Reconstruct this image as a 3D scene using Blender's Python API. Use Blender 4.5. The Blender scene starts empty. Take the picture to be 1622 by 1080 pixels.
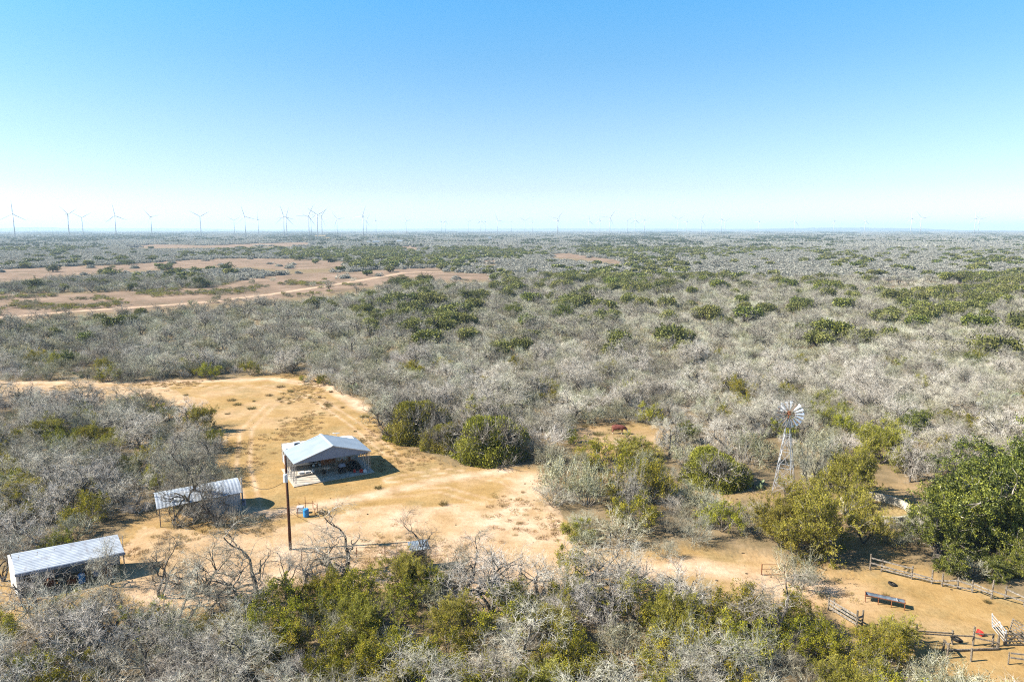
import bpy, math, random
import numpy as np
from mathutils import Vector
PI = math.pi; R = math.radians
S = bpy.context.scene

# ---------------------------------------------------------------- camera
CH, FPX, HZ = 32.0, 1081.0, 362.5            # eye height (m), focal length in photo pixels, horizon row
PITCH = math.atan((540 - HZ) / FPX)
cd = bpy.data.cameras.new('camera'); cam = bpy.data.objects.new('camera', cd)
S.collection.objects.link(cam); S.camera = cam
cam.location = (0, 0, CH); cam.rotation_euler = (PI/2 - PITCH, 0, 0)
cd.sensor_width = 36; cd.lens = 36 * FPX / 1622; cd.clip_start = 0.5; cd.clip_end = 90000

# ---------------------------------------------------------------- sky, sun, exposure
SUN_EL, SUN_AZ = 39.0, 8.0                   # shadows run to +X, slightly away
w = bpy.data.worlds.new('World'); S.world = w; w.use_nodes = True
nt = w.node_tree; bg = nt.nodes['Background']
sky = nt.nodes.new('ShaderNodeTexSky'); sky.sky_type = 'NISHITA'; sky.sun_disc = False
sky.sun_elevation = R(SUN_EL); sky.sun_rotation = R(270 - SUN_AZ)
sky.altitude = 0; sky.air_density = 1.0; sky.dust_density = 0.6; sky.ozone_density = 1.2
tcw = nt.nodes.new('ShaderNodeTexCoord'); sxw = nt.nodes.new('ShaderNodeSeparateXYZ'); nt.links.new(tcw.outputs['Generated'], sxw.inputs[0])
crw = nt.nodes.new('ShaderNodeValToRGB'); nt.links.new(sxw.outputs['Z'], crw.inputs[0]); ew = crw.color_ramp.elements   # tone of the clear winter sky by height
ew[0].position = .0; ew[0].color = (.54, .60, .88, 1); ew[1].position = .9; ew[1].color = (.20, .42, .60, 1)
for p_, c_ in ((.012, (.52, .60, .86)), (.056, (.42, .455, .57)), (.14, (.37, .46, .53)), (.22, (.28, .47, .56)), (.29, (.22, .51, .64))): e_ = ew.new(p_); e_.color = (*c_, 1)
mxw = nt.nodes.new('ShaderNodeVectorMath'); mxw.operation = 'MULTIPLY'; nt.links.new(sky.outputs[0], mxw.inputs[0]); nt.links.new(crw.outputs[0], mxw.inputs[1])
scw = nt.nodes.new('ShaderNodeVectorMath'); scw.operation = 'SCALE'; scw.inputs['Scale'].default_value = 1.40; nt.links.new(mxw.outputs[0], scw.inputs[0]); nt.links.new(scw.outputs[0], bg.inputs[0])
bg.inputs[1].default_value = 0.085
sd = bpy.data.lights.new('sun', 'SUN'); sd.energy = 5.0; sd.angle = R(0.53); sd.color = (1.0, 0.93, 0.82)
so = bpy.data.objects.new('sun', sd); S.collection.objects.link(so)
so.rotation_euler = Vector((math.cos(R(SUN_AZ))*math.cos(R(SUN_EL)), math.sin(R(SUN_AZ))*math.cos(R(SUN_EL)), -math.sin(R(SUN_EL)))).to_track_quat('-Z', 'Y').to_euler()
S.view_settings.view_transform = 'Standard'; S.view_settings.look = 'None'
S.view_settings.exposure = 1.6; S.view_settings.gamma = 1
S.cycles.max_bounces = 5; S.cycles.diffuse_bounces = 2; S.cycles.volume_bounces = 0
S.cycles.use_adaptive_sampling = False; S.cycles.use_denoising = False; S.cycles.filter_width = 1.1

# ---------------------------------------------------------------- photo pixel -> place on the ground
cP, sP = math.cos(PITCH), math.sin(PITCH)
def G(px, py, z=0.0):
    u = (px - 811)/FPX; v = (540 - py)/FPX
    y = cP + v*sP; zz = -sP + v*cP; t = (CH - z)/-zz
    return (u*t, y*t)
def HT(py, y):
    v = (540 - py)/FPX; t = y/(cP + v*sP)
    return CH + (-sP + v*cP)*t
def project(x, y, z=0.0):
    x = np.asarray(x, float); y = np.asarray(y, float)
    d = y*cP - (z - CH)*sP; u = y*sP + (z - CH)*cP
    d = np.where(d < 0.1, 0.1, d)
    return 811 + FPX*x/d, 540 - FPX*u/d

# ---------------------------------------------------------------- small helpers
def obj(name, data, parent=None, loc=(0,0,0), rz=0.0):
    o = bpy.data.objects.new(name, data); S.collection.objects.link(o)
    o.location = loc; o.rotation_euler = (0, 0, rz)
    if parent: o.parent = parent
    return o
def tag(o, label, cat, group=None):
    o['label'] = label; o['category'] = cat
    if group: o['group'] = group
    return o
def thing(name, label, cat, loc=(0,0,0), rz=0.0, group=None):
    return tag(obj(name, None, None, loc, rz), label, cat, group)
def kindof(o, k): o['kind'] = k; return o

def mesh_np(name, V, faces_list, mats, mat_idx=None, smooth=False):
    """faces_list: list of (n,k) int arrays"""
    me = bpy.data.meshes.new(name)
    V = np.asarray(V, np.float32)
    me.vertices.add(len(V)); me.vertices.foreach_set('co', V.ravel())
    tot = [np.full(len(f), f.shape[1], np.int32) for f in faces_list]
    lt = np.concatenate(tot); loops = np.concatenate([f.ravel() for f in faces_list]).astype(np.int32)
    me.loops.add(len(loops)); me.loops.foreach_set('vertex_index', loops)
    me.polygons.add(len(lt))
    ls = np.concatenate([[0], np.cumsum(lt)[:-1]]).astype(np.int32)
    me.polygons.foreach_set('loop_start', ls); me.polygons.foreach_set('loop_total', lt)
    if mat_idx is not None: me.polygons.foreach_set('material_index', np.asarray(mat_idx, np.int32))
    me.polygons.foreach_set('use_smooth', np.full(len(lt), smooth, dtype=bool))
    for m in mats: me.materials.append(m)
    me.update(calc_edges=True)
    return me

class MB:
    def __init__(s): s.v = []; s.f = []; s.m = []
    def add(s, vs, fs, m=0):
        b = len(s.v); s.v += [tuple(v) for v in vs]; s.f += [tuple(i+b for i in f) for f in fs]; s.m += [m]*len(fs); return s
    def box(s, c, d, rz=0.0, m=0, taper=1.0):
        hx, hy, hz = d[0]/2, d[1]/2, d[2]/2; ca, sa = math.cos(rz), math.sin(rz); vs = []
        for z in (-1, 1):
            k = taper if z > 0 else 1
            for x, y in ((-1,-1),(1,-1),(1,1),(-1,1)):
                X, Y = x*hx*k, y*hy*k
                vs.append((c[0]+X*ca-Y*sa, c[1]+X*sa+Y*ca, c[2]+z*hz))
        return s.add(vs, [(3,2,1,0),(4,5,6,7),(0,1,5,4),(1,2,6,5),(2,3,7,6),(3,0,4,7)], m)
    def beam(s, p, q, w_, h_=None, m=0):
        h_ = h_ or w_; p = Vector(p); q = Vector(q); d = (q-p).normalized()
        a = d.cross(Vector((0,0,1)))
        if a.length < 0.05: a = d.cross(Vector((0,1,0)))
        a.normalize(); b = a.cross(d).normalized(); a = a*w_/2; b = b*h_/2
        vs = [e + x*a + y*b for e in (p, q) for x, y in ((-1,-1),(1,-1),(1,1),(-1,1))]
        return s.add(vs, [(0,1,2,3),(7,6,5,4),(1,0,4,5),(2,1,5,6),(3,2,6,7),(0,3,7,4)], m)
    def tube(s, pts, rs, k=8, m=0, cap=True):
        pts = [Vector(p) for p in pts]; n = len(pts)
        if not hasattr(rs, '__len__'): rs = [rs]*n
        b = len(s.v); t0 = (pts[-1]-pts[0]).normalized()
        ref = Vector((0,0,1)) if abs(t0.z) < 0.9 else Vector((1,0,0))
        for i, p in enumerate(pts):
            t = (pts[min(i+1,n-1)] - pts[max(i-1,0)]).normalized()
            a = t.cross(ref).normalized(); c = a.cross(t)
            for j in range(k):
                g = 2*PI*j/k; s.v.append(tuple(p + rs[i]*(a*math.cos(g) + c*math.sin(g))))
        for i in range(n-1):
            for j in range(k):
                j2 = (j+1) % k
                s.f.append((b+i*k+j, b+(i+1)*k+j, b+(i+1)*k+j2, b+i*k+j2)); s.m.append(m)
        if cap:
            s.f.append(tuple(b+j for j in range(k))); s.m.append(m)
            s.f.append(tuple(b+(n-1)*k+j for j in reversed(range(k)))); s.m.append(m)
        return s
    def lathe(s, c, prof, k=24, m=0):
        b = len(s.v); n = len(prof)
        for r, z in prof:
            for j in range(k):
                g = 2*PI*j/k; s.v.append((c[0]+r*math.cos(g), c[1]+r*math.sin(g), c[2]+z))
        for i in range(n-1):
            for j in range(k):
                j2 = (j+1) % k; s.f.append((b+i*k+j, b+i*k+j2, b+(i+1)*k+j2, b+(i+1)*k+j)); s.m.append(m)
        return s
    def sheet(s, p00, p10, p01, p11, nu=1, wave=0.0, th=0.03, m=0, nv=1, bow=0.0):
        """slab between four corners, ribbed along u with real relief, optionally bowed upward across v"""
        P = [Vector(x) for x in (p00, p10, p01, p11)]
        nrm = (P[1]-P[0]).cross(P[2]-P[0]).normalized()
        if nrm.z < 0: nrm = -nrm
        N = nu*4 if wave else nu; b = len(s.v)
        for side in (1, 0):
            for j in range(nv+1):
                v = j/nv
                for i in range(N+1):
                    u = i/N
                    p = (P[0]*(1-u)+P[1]*u)*(1-v) + (P[2]*(1-u)+P[3]*u)*v
                    k = wave*(1 if i % 4 in (1,2) else 0) if wave else 0
                    p = p + nrm*(k - (0 if side else th)) + Vector((0,0,bow*math.sin(PI*v)))
                    s.v.append(tuple(p))
        q = (nv+1)*(N+1)
        for j in range(nv):
            for i in range(N):
                a0 = b+j*(N+1)+i
                s.f.append((a0, a0+1, a0+N+2, a0+N+1)); s.m.append(m)
                s.f.append((a0+q, a0+q+N+1, a0+q+N+2, a0+q+1)); s.m.append(m)
        for i in range(N):
            for a0 in (b+i, b+nv*(N+1)+i):
                s.f.append((a0, a0+q, a0+q+1, a0+1)); s.m.append(m)
        for j in range(nv):
            for a0 in (b+j*(N+1), b+j*(N+1)+N):
                s.f.append((a0, a0+N+1, a0+q+N+1, a0+q)); s.m.append(m)
        return s
    def mesh(s, name, mats, smooth=False):
        me = bpy.data.meshes.new(name); me.from_pydata(s.v, [], s.f)
        for x in (mats if isinstance(mats, (list, tuple)) else [mats]): me.materials.append(x)
        me.polygons.foreach_set('material_index', s.m)
        me.polygons.foreach_set('use_smooth', [smooth]*len(s.f)); me.update(); return me
    def put(s, name, mats, parent=None, loc=(0,0,0), rz=0.0, smooth=False):
        return obj(name, s.mesh(name, mats, smooth), parent, loc, rz)

# ---------------------------------------------------------------- materials
ALB = 0.70
def mat(name, c1, c2=None, scale=3.0, rough=0.8, metal=0.0, bump=0.0, c3=None, coord='Object', var=0.0, hue=0.0, detail=6, transl=0.0, lo=0.35, hi=0.65):
    if c2 is None: c2 = tuple(x*0.8 for x in c1)
    c1, c2 = tuple(x*ALB for x in c1), tuple(x*ALB for x in c2); c3 = tuple(x*ALB for x in c3) if c3 else None
    m = bpy.data.materials.new(name); m.use_nodes = True
    n = m.node_tree.nodes; l = m.node_tree.links; b = n['Principled BSDF']
    b.inputs['Roughness'].default_value = rough; b.inputs['Metallic'].default_value = metal
    b.inputs['Specular IOR Level'].default_value = 0.3 if rough < 0.7 else 0.08
    out = None
    if c2 is None: c2 = tuple(x*0.8 for x in c1)
    tc = n.new('ShaderNodeTexCoord'); no = n.new('ShaderNodeTexNoise'); no.inputs['Scale'].default_value = scale; no.inputs['Detail'].default_value = detail
    l.new(tc.outputs[coord], no.inputs['Vector'])
    cr = n.new('ShaderNodeValToRGB'); e = cr.color_ramp.elements
    e[0].position = lo; e[0].color = (*c1, 1); e[1].position = hi; e[1].color = (*c2, 1)
    if c3: x = e.new((lo+hi)/2); x.color = (*c3, 1)
    l.new(no.outputs['Fac'], cr.inputs['Fac']); out = cr.outputs['Color']
    if var or hue:
        oi = n.new('ShaderNodeObjectInfo'); hs = n.new('ShaderNodeHueSaturation')
        mr = n.new('ShaderNodeMapRange'); mr.inputs['To Min'].default_value = 1-var; mr.inputs['To Max'].default_value = 1+var
        l.new(oi.outputs['Random'], mr.inputs['Value']); l.new(mr.outputs[0], hs.inputs['Value'])
        mu = n.new('ShaderNodeMath'); mu.operation = 'MULTIPLY'; mu.inputs[1].default_value = 7.31
        fr = n.new('ShaderNodeMath'); fr.operation = 'FRACT'
        l.new(oi.outputs['Random'], mu.inputs[0]); l.new(mu.outputs[0], fr.inputs[0])
        m2 = n.new('ShaderNodeMapRange'); m2.inputs['To Min'].default_value = 0.5-hue; m2.inputs['To Max'].default_value = 0.5+hue
        l.new(fr.outputs[0], m2.inputs['Value']); l.new(m2.outputs[0], hs.inputs['Hue'])
        l.new(out, hs.inputs['Color']); out = hs.outputs['Color']
    l.new(out, b.inputs['Base Color'])
    if bump:
        bu = n.new('ShaderNodeBump'); bu.inputs['Strength'].default_value = bump; bu.inputs['Distance'].default_value = 0.05
        l.new(no.outputs['Fac'], bu.inputs['Height']); l.new(bu.outputs[0], b.inputs['Normal'])
    if transl:
        tr = n.new('ShaderNodeBsdfTranslucent'); mx = n.new('ShaderNodeMixShader'); mx.inputs[0].default_value = transl
        l.new(out, tr.inputs['Color']); l.new(b.outputs[0], mx.inputs[1]); l.new(tr.outputs[0], mx.inputs[2])
        l.new(mx.outputs[0], n['Material Output'].inputs['Surface'])
    return m
M = {}
M['trunk'] = mat('bark_dark', (.035,.028,.022), (.17,.15,.125), 6, .95, c3=(.10,.085,.07), var=.3)
M['limb'] = mat('bark_limb', (.07,.06,.05), (.50,.46,.39), 2.2, .95, c3=(.23,.20,.16), var=.3)
M['twig'] = mat('twig_pale', (.34,.305,.235), (.84,.785,.64), 1.0, .95, c3=(.60,.555,.44), var=.32, hue=.02)
M['twig_white'] = mat('twig_white', (.46,.41,.345), (.92,.855,.75), 1.4, .95, c3=(.69,.63,.54), var=.18, hue=.01)
M['twig_grey'] = mat('twig_grey', (.29,.29,.21), (.80,.78,.60), 0.9, .95, c3=(.54,.53,.395), var=.3, hue=.02)
M['twig_dark'] = mat('twig_dark', (.14,.12,.085), (.54,.48,.37), 1.3, .95, c3=(.30,.26,.19), var=.3, hue=.02)
M['leaf_olive'] = mat('leaf_olive', (.12,.13,.012), (.50,.44,.04), 1.6, .7, c3=(.28,.27,.022), var=.25, hue=.02, transl=.3)
M['leaf_huis'] = mat('leaf_huisache', (.20,.19,.02), (.52,.45,.08), 1.1, .7, c3=(.36,.32,.045), var=.15, hue=.015, transl=.3)
M['leaf_mid'] = mat('leaf_mid', (.11,.12,.035), (.33,.32,.10), .8, .75, c3=(.20,.205,.06), var=.25, hue=.01, transl=.25)
M['leaf_dome'] = mat('leaf_dome', (.24,.235,.03), (.52,.47,.09), .8, .8, c3=(.37,.35,.055), var=.12, hue=.012, transl=.25)
M['leaf_oak'] = mat('leaf_oak', (.025,.038,.008), (.36,.37,.045), 2.2, .5, c3=(.12,.14,.02), var=.25, hue=.015, transl=.2)  # dark-to-bright noise puts sunlit highlights and crown shadows into the leaf colour
M['leaf_grey'] = mat('leaf_grey', (.20,.19,.08), (.50,.45,.25), 1.5, .85, c3=(.25,.23,.13), var=.2, hue=.015, transl=.2)
M['far_grey'] = mat('far_grey', (.25,.245,.205), (.52,.50,.42), 0.35, .95, c3=(.40,.385,.32), var=.2, hue=.012, transl=.25)
M['far_green'] = mat('far_green', (.05,.065,.018), (.15,.16,.05), 0.6, .85, c3=(.09,.105,.03), var=.25, hue=.015, transl=.2)
M['grass'] = mat('dry_grass', (.30,.20,.08), (.52,.37,.17), 1.2, .95, c3=(.4,.28,.12), var=.3, hue=.02, transl=.2)
M['weed'] = mat('dry_weed', (.10,.085,.03), (.27,.21,.09), 2, .95, c3=(.18,.145,.055), var=.3, hue=.02, transl=.2)
M['cactus'] = mat('cactus', (.14,.19,.08), (.50,.54,.30), 5, .6, c3=(.19,.24,.1))
M['roof_white'] = mat('metal_white', (.40,.46,.51), (.47,.53,.58), 0.6, .35, .25)
M['roof_galv'] = mat('metal_galvanised', (.52,.56,.60), (.74,.77,.79), 1.3, .4, .35, lo=.3, hi=.7)
def stain(m, sc, st, col, lo, hi, amt):
    n = m.node_tree.nodes; l = m.node_tree.links; b = n['Principled BSDF']; src = b.inputs['Base Color'].links[0].from_socket
    tc = n.new('ShaderNodeTexCoord'); mp = n.new('ShaderNodeMapping'); mp.inputs['Scale'].default_value = st; no = n.new('ShaderNodeTexNoise'); no.inputs['Scale'].default_value = sc; no.inputs['Detail'].default_value = 7; no.inputs['Roughness'].default_value = .7
    l.new(tc.outputs['Object'], mp.inputs[0]); l.new(mp.outputs[0], no.inputs['Vector']); mr = n.new('ShaderNodeMapRange'); mr.inputs['From Min'].default_value = lo; mr.inputs['From Max'].default_value = hi; mr.inputs['To Max'].default_value = amt; l.new(no.outputs['Fac'], mr.inputs['Value'])
    q = n.new('ShaderNodeMix'); q.data_type = 'RGBA'; l.new(mr.outputs[0], q.inputs[0]); l.new(src, q.inputs[6]); q.inputs[7].default_value = (*col, 1); l.new(q.outputs[2], b.inputs['Base Color'])
stain(M['roof_galv'], .9, (1, .25, 1), (.16, .10, .07), .56, .74, .7); stain(M['roof_galv'], 3, (.15, 1.6, 1), (.16, .19, .23), .5, .75, .6)
stain(M['roof_white'], 1.5, (.2, 1, 1), (.17, .20, .23), .52, .8, .45)
M['gable'] = mat('metal_gable', (.19,.25,.36), (.23,.29,.40), 1, .6, .0)
M['steel'] = mat('steel_post', (.40,.42,.45), (.62,.62,.62), 4, .45, .4)
M['rust'] = mat('rust', (.16,.055,.028), (.34,.15,.07), 7, .9, c3=(.24,.09,.04))
M['wood'] = mat('old_wood', (.10,.08,.06), (.33,.28,.22), 9, .95, c3=(.2,.165,.125), bump=.3)
M['wood_pale'] = mat('bleached_wood', (.13,.11,.09), (.42,.37,.31), 8, .95, bump=.2)
M['pole'] = mat('creosote_pole', (.065,.03,.018), (.15,.075,.05), 8, .9)
M['concrete'] = mat('concrete', (.42,.36,.29), (.60,.54,.46), 1.2, .9, c3=(.52,.46,.38), bump=.1)
M['concrete_old'] = mat('concrete_old', (.38,.33,.25), (.66,.60,.49), 1.5, .95, c3=(.52,.47,.37), bump=.2)
M['plastic_white'] = mat('trailer_white', (.74,.74,.72), (.80,.80,.79), 1.5, .35)
M['beige'] = mat('trailer_beige', (.55,.50,.44), (.60,.55,.49), 1, .5)
M['dark'] = mat('dark', (.015,.015,.017), (.03,.03,.032), 6, .7)
M['glass'] = mat('window_glass', (.02,.025,.03), (.03,.035,.04), 2, .12)
M['rubber'] = mat('tyre', (.018,.018,.018), (.035,.033,.03), 8, .9)
M['white'] = mat('white_paint', (.74,.74,.73), (.82,.82,.81), 3, .4)
M['offwhite'] = mat('turbine_white', (.50,.53,.56), (.56,.58,.60), .05, .5)
M['red'] = mat('red_plastic', (.55,.02,.015), (.68,.04,.03), 5, .4)
M['blue'] = mat('blue_plastic', (.02,.22,.55), (.04,.30,.65), 4, .4)
M['brown'] = mat('brown_panel', (.30,.11,.05), (.40,.17,.08), 2, .7)
M['dirt_heap'] = mat('inside_soil', (.28,.19,.08), (.45,.33,.15), 3, 1)
M['rock'] = mat('dung', (.05,.035,.02), (.13,.09,.05), 4, .95)
M['tin'] = mat('tin', (.30,.36,.40), (.52,.57,.60), 4, .35, .5)
M['basin'] = mat('dull_tin', (.10,.13,.16), (.22,.26,.30), 3, .5, .3)
M['grey_paint'] = mat('grey_gate', (.38,.39,.40), (.52,.53,.53), 4, .6)
M['blade'] = mat('blade_metal', (.55,.60,.66), (.82,.84,.86), 1.5, .32, .55)
M['ridge'] = mat('ridge_scrub', (.05,.065,.04), (.12,.12,.09), .01, 1)

# ---------------------------------------------------------------- plan of the ground, drawn as polygons
CLEAR = [(-900,598),(0,604),(200,606),(300,603),(375,598),(470,591),(515,597),(545,625),(590,655),(618,690),(690,728),(760,742),(835,738),(862,752),(872,800),
         (905,845),(935,868),(1000,880),(1080,862),(1170,872),(1240,890),(1330,900),(1400,890),(1500,915),(1622,955),(1800,1000),(1900,1200),(1622,1110),(1500,1075),
         (1440,1030),(1330,992),(1290,975),(1235,992),(1160,984),(1060,945),(950,935),(880,940),(800,945),(700,935),(600,935),(500,940),(400,950),(300,968),
         (180,1005),(80,1005),(-60,1010),(-900,1040),(-900,860),(-60,858),(0,905),(110,880),(185,862),(205,835),(250,800),(330,785),(378,770),(362,742),(330,705),(290,668),(240,645),(100,637),(-900,635)]
COWPAD = [(885,690),(935,672),(1000,668),(1060,682),(1075,700),(1045,715),(960,735),(905,722)]
SPOT1 = [(1090,760),(1160,748),(1215,770),(1235,792),(1150,800),(1100,790)]
TANKZ = [(1330,770),(1450,760),(1470,820),(1420,870),(1480,900),(1380,900),(1330,860)]
FIELD = [(-900,485),(0,466),(110,464),(210,462),(330,456),(400,441),(470,433),(560,431),(640,426),(695,424),(705,431),(770,434),(790,440),(740,446),(690,441),(640,440),(600,452),(540,462),(480,470),(400,474),(330,482),(240,488),(120,496),(0,506),(-900,540)]
FIELD2 = [(-900,430),(0,427),(90,423),(200,419),(300,412),(380,409),(450,410),(545,414),(560,419),(520,425),(440,427),(360,421),(300,424),(200,430),(130,434),(0,446),(-900,460)]
FIELD3 = [(195,390),(250,387),(330,389),(400,386),(490,384),(505,387),(440,391),(330,392),(240,393)]
FIELD4 = [(868,403),(900,401),(930,406),(985,413),(1000,419),(975,417),(925,411),(880,408)]
FIELD5 = [(1345,446),(1400,444),(1480,447),(1560,450),(1600,454),(1540,456),(1460,452),(1390,450),(1350,449)]
FIELD6 = [(632,390),(660,390),(672,394),(650,395)]
FIELD7 = [(50,371),(110,369),(145,370),(140,374),(60,374)]
FIELD8 = [(760,412),(792,414),(786,418),(764,417)]
FIELD9 = [(1045,384),(1075,383),(1100,386),(1070,388),(1045,388)]
FIELD10 = [(1120,418),(1155,417),(1158,420),(1122,421)]
FIELD11 = [(935,455),(965,454),(962,458),(930,458)]
FIELD12 = [(385,490),(405,497),(412,503),(398,500),(384,494)]
PALE = [[(-300,505),(0,503),(120,493),(240,485),(330,478),(430,466),(560,446),(640,432),(700,430)], [(-400,605),(0,606),(150,606),(300,604),(430,600),(520,612),(580,650)],
        [(700,872),(760,850),(820,800),(845,760)], [(1000,905),(1100,895),(1230,925),(1300,930)], [(350,800),(430,815),(560,790),(700,760),(800,745)]]
SANDY = [[(440,835),(560,805),(700,800),(800,790),(860,800),(915,860),(980,900),(860,950),(600,945),(440,905)], [(170,872),(235,838),(330,848),(430,850),(470,935),(250,960)], [(0,604),(260,604),(330,640),(240,655),(0,650)]]
RUTS = [[(1010,905),(930,880),(880,835),(850,790),(800,760),(700,745),(620,760)], [(900,930),(850,860),(790,800),(700,775),(560,790),(440,815)], [(1300,925),(1180,905),(1080,890),(1000,895),(900,905)], [(620,720),(560,670),(500,630),(420,612),(250,612),(0,615)], [(400,800),(385,740),(390,680),(430,640),(520,620)]]
def inpoly(px, py, poly):
    px = np.asarray(px, float); py = np.asarray(py, float); r = np.zeros(px.shape, bool); n = len(poly)
    for i in range(n):
        x1, y1 = poly[i]; x2, y2 = poly[(i+1) % n]
        if y1 == y2: continue
        c = (y1 > py) != (y2 > py)
        r ^= c & (px < (x2-x1)*(py-y1)/(y2-y1) + x1)
    return r
NR = np.random.RandomState(7); _T = NR.rand(256, 256)
def vnoise(x, y, s):
    x = np.asarray(x)/s; y = np.asarray(y)/s; xi = np.floor(x).astype(int); yi = np.floor(y).astype(int); fx = x-xi; fy = y-yi
    fx = fx*fx*(3-2*fx); fy = fy*fy*(3-2*fy); t = lambda a, b: _T[a % 256, b % 256]
    return (t(xi,yi)*(1-fx)+t(xi+1,yi)*fx)*(1-fy) + (t(xi,yi+1)*(1-fx)+t(xi+1,yi+1)*fx)*fy
FIELDS = [FIELD, FIELD2, FIELD3, FIELD4, FIELD5, FIELD6, FIELD8, FIELD10, FIELD11, FIELD12]
def seg_dist(x, y, pts):
    d = np.full(np.shape(x), 1e9)
    for (ax, ay), (bx, by) in zip(pts[:-1], pts[1:]):
        L = (bx-ax)**2 + (by-ay)**2; t = np.clip(((x-ax)*(bx-ax)+(y-ay)*(by-ay))/L, 0, 1)
        d = np.minimum(d, np.hypot(x-ax-t*(bx-ax), y-ay-t*(by-ay)))
    return d
TRACKS = [[G(*p) for p in t] for t in PALE]

# ---------------------------------------------------------------- ground sheet
def build_ground():
    rr = np.concatenate([np.linspace(0, 30, 8)[1:-1], 30*np.exp(np.linspace(0, math.log(16000/30.), 720))])
    th = np.concatenate([np.linspace(-180, -48, 40)[:-1], np.linspace(-48, 48, 640), np.linspace(48, 180, 40)[1:-1]])
    A, B = len(rr), len(th); Rg, T = np.meshgrid(rr, R(1)*th, indexing='ij')
    X = Rg*np.sin(T); Y = Rg*np.cos(T)
    clear = np.zeros(X.shape); field = np.zeros(X.shape); rng = np.random.RandomState(3)
    for k in range(6):
        jx = X + rng.randn(*X.shape)*np.minimum(0.006*Rg, 1.2) + (vnoise(X, Y, 3)-.5)*3; jy = Y + rng.randn(*X.shape)*np.minimum(0.012*Rg, 7) + (vnoise(X+50, Y, 3)-.5)*3 + (vnoise(X, Y, 22)-.5)*np.clip(Rg-150, 0, 300)*.08
        px, py = project(jx, jy); ok = jy > 20
        clear += ok*np.maximum.reduce([inpoly(px, py, CLEAR)*1.0, inpoly(px, py, COWPAD)*.8, inpoly(px, py, SPOT1)*.7, inpoly(px, py, TANKZ)*.5])
        f = np.zeros(X.shape, bool)
        for q in FIELDS: f |= inpoly(px, py, q)
        field += f & ok
    clear /= 6; field /= 6
    tr = np.zeros(X.shape)
    for t, wd in zip(TRACKS, (2.6, 1.5, 2.5, 1.6, 1.2)):
        d = seg_dist(X, Y, t); tr = np.maximum(tr, np.clip(1.4 - d/wd, 0, 1))
    wx = (vnoise(X, Y, 5)-.5)*3; wy = (vnoise(X+40, Y+9, 5)-.5)*3; qx, qy = project(X+wx, Y+wy)
    for z_, wt in zip(SANDY, (.9, .85, .7)): tr = np.maximum(tr, wt*inpoly(qx, qy, z_)*(Y > 20)*np.clip(vnoise(X, Y, 4)*1.2+.2, 0, 1))
    for t in RUTS: d = seg_dist(X, Y, [G(*p) for p in t]); tr = np.maximum(tr, .85*np.exp(-((d-.85)/.28)**2)*(.5+.5*vnoise(X, Y, 3)))
    V = np.stack([X, Y, np.zeros(X.shape)], -1).reshape(-1, 3); V = np.vstack([V, [[0,0,0]]]); c = len(V)-1
    i, j = np.meshgrid(np.arange(A-1), np.arange(B), indexing='ij'); j2 = (j+1) % B
    Q = np.stack([i*B+j, i*B+j2, (i+1)*B+j2, (i+1)*B+j], -1).reshape(-1, 4)[:, ::-1]
    jj = np.arange(B); Tt = np.stack([jj, (jj+1) % B, np.full(B, c)], -1)
    m = bpy.data.materials.new('ground'); m.use_nodes = True; n = m.node_tree.nodes; l = m.node_tree.links; b = n['Principled BSDF']
    b.inputs['Roughness'].default_value = 1; b.inputs['Specular IOR Level'].default_value = 0.05
    me = mesh_np('ground', V, [Q, Tt], [m])
    at = me.color_attributes.new('plan', 'FLOAT_COLOR', 'POINT')
    col = np.stack([clear, field, tr, np.ones(X.shape)], -1).reshape(-1, 4); col = np.vstack([col, [[0,0,0,1]]]).astype(np.float32)
    at.data.foreach_set('color', col.ravel())
    a = n.new('ShaderNodeVertexColor'); a.layer_name = 'plan'; sp = n.new('ShaderNodeSeparateColor'); l.new(a.outputs[0], sp.inputs[0])
    tc = n.new('ShaderNodeTexCoord')
    def noise(sc, de=6, ro=.6, off=0.0):
        x = n.new('ShaderNodeTexNoise'); x.inputs['Scale'].default_value = sc; x.inputs['Detail'].default_value = de; x.inputs['Roughness'].default_value = ro
        mp = n.new('ShaderNodeMapping'); mp.inputs['Location'].default_value = (off, off, 0); l.new(tc.outputs['Object'], mp.inputs[0]); l.new(mp.outputs[0], x.inputs['Vector']); return x.outputs['Fac']
    def ramp(f, *st, k=1.0):
        r = n.new('ShaderNodeValToRGB'); e = r.color_ramp.elements; e[0].position = st[0][0]; e[0].color = (*[q*k for q in st[0][1]], 1); e[1].position = st[-1][0]; e[1].color = (*[q*k for q in st[-1][1]], 1)
        for p, c_ in st[1:-1]: x = e.new(p); x.color = (*[q*k for q in c_], 1)
        l.new(f, r.inputs[0]); return r.outputs[0]
    def mix(f, x, y, bt='MIX'):
        q = n.new('ShaderNodeMix'); q.data_type = 'RGBA'; q.blend_type = bt
        if hasattr(f, 'links'): l.new(f, q.inputs[0])
        else: q.inputs[0].default_value = f
        l.new(x, q.inputs[6]); l.new(y, q.inputs[7]); return q.outputs[2]
    big = noise(.055, 4, .55); mid_ = noise(.33, 8, .65, 9); fine = noise(2.2, 8, .75, 31); far = noise(.012, 8, .7, 70)
    litter = ramp(mid_, (.3, (.16,.12,.065)), (.5, (.24,.18,.10)), (.7, (.33,.24,.14)), k=.72)
    gold = ramp(mid_, (.3, (.33,.205,.075)), (.5, (.415,.265,.105)), (.68, (.485,.33,.15)), k=.72)
    pale = ramp(mid_, (.3, (.50,.345,.225)), (.7, (.62,.455,.315)), k=.84)
    brown = ramp(noise(.045, 9, .75, 70), (.35, (.19,.145,.09)), (.5, (.31,.215,.15)), (.65, (.43,.31,.22)), k=.62)
    patch = ramp(big, (.50, (0,0,0)), (.70, (.55,.55,.55)))
    open_ = mix(patch, gold, pale)
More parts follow.
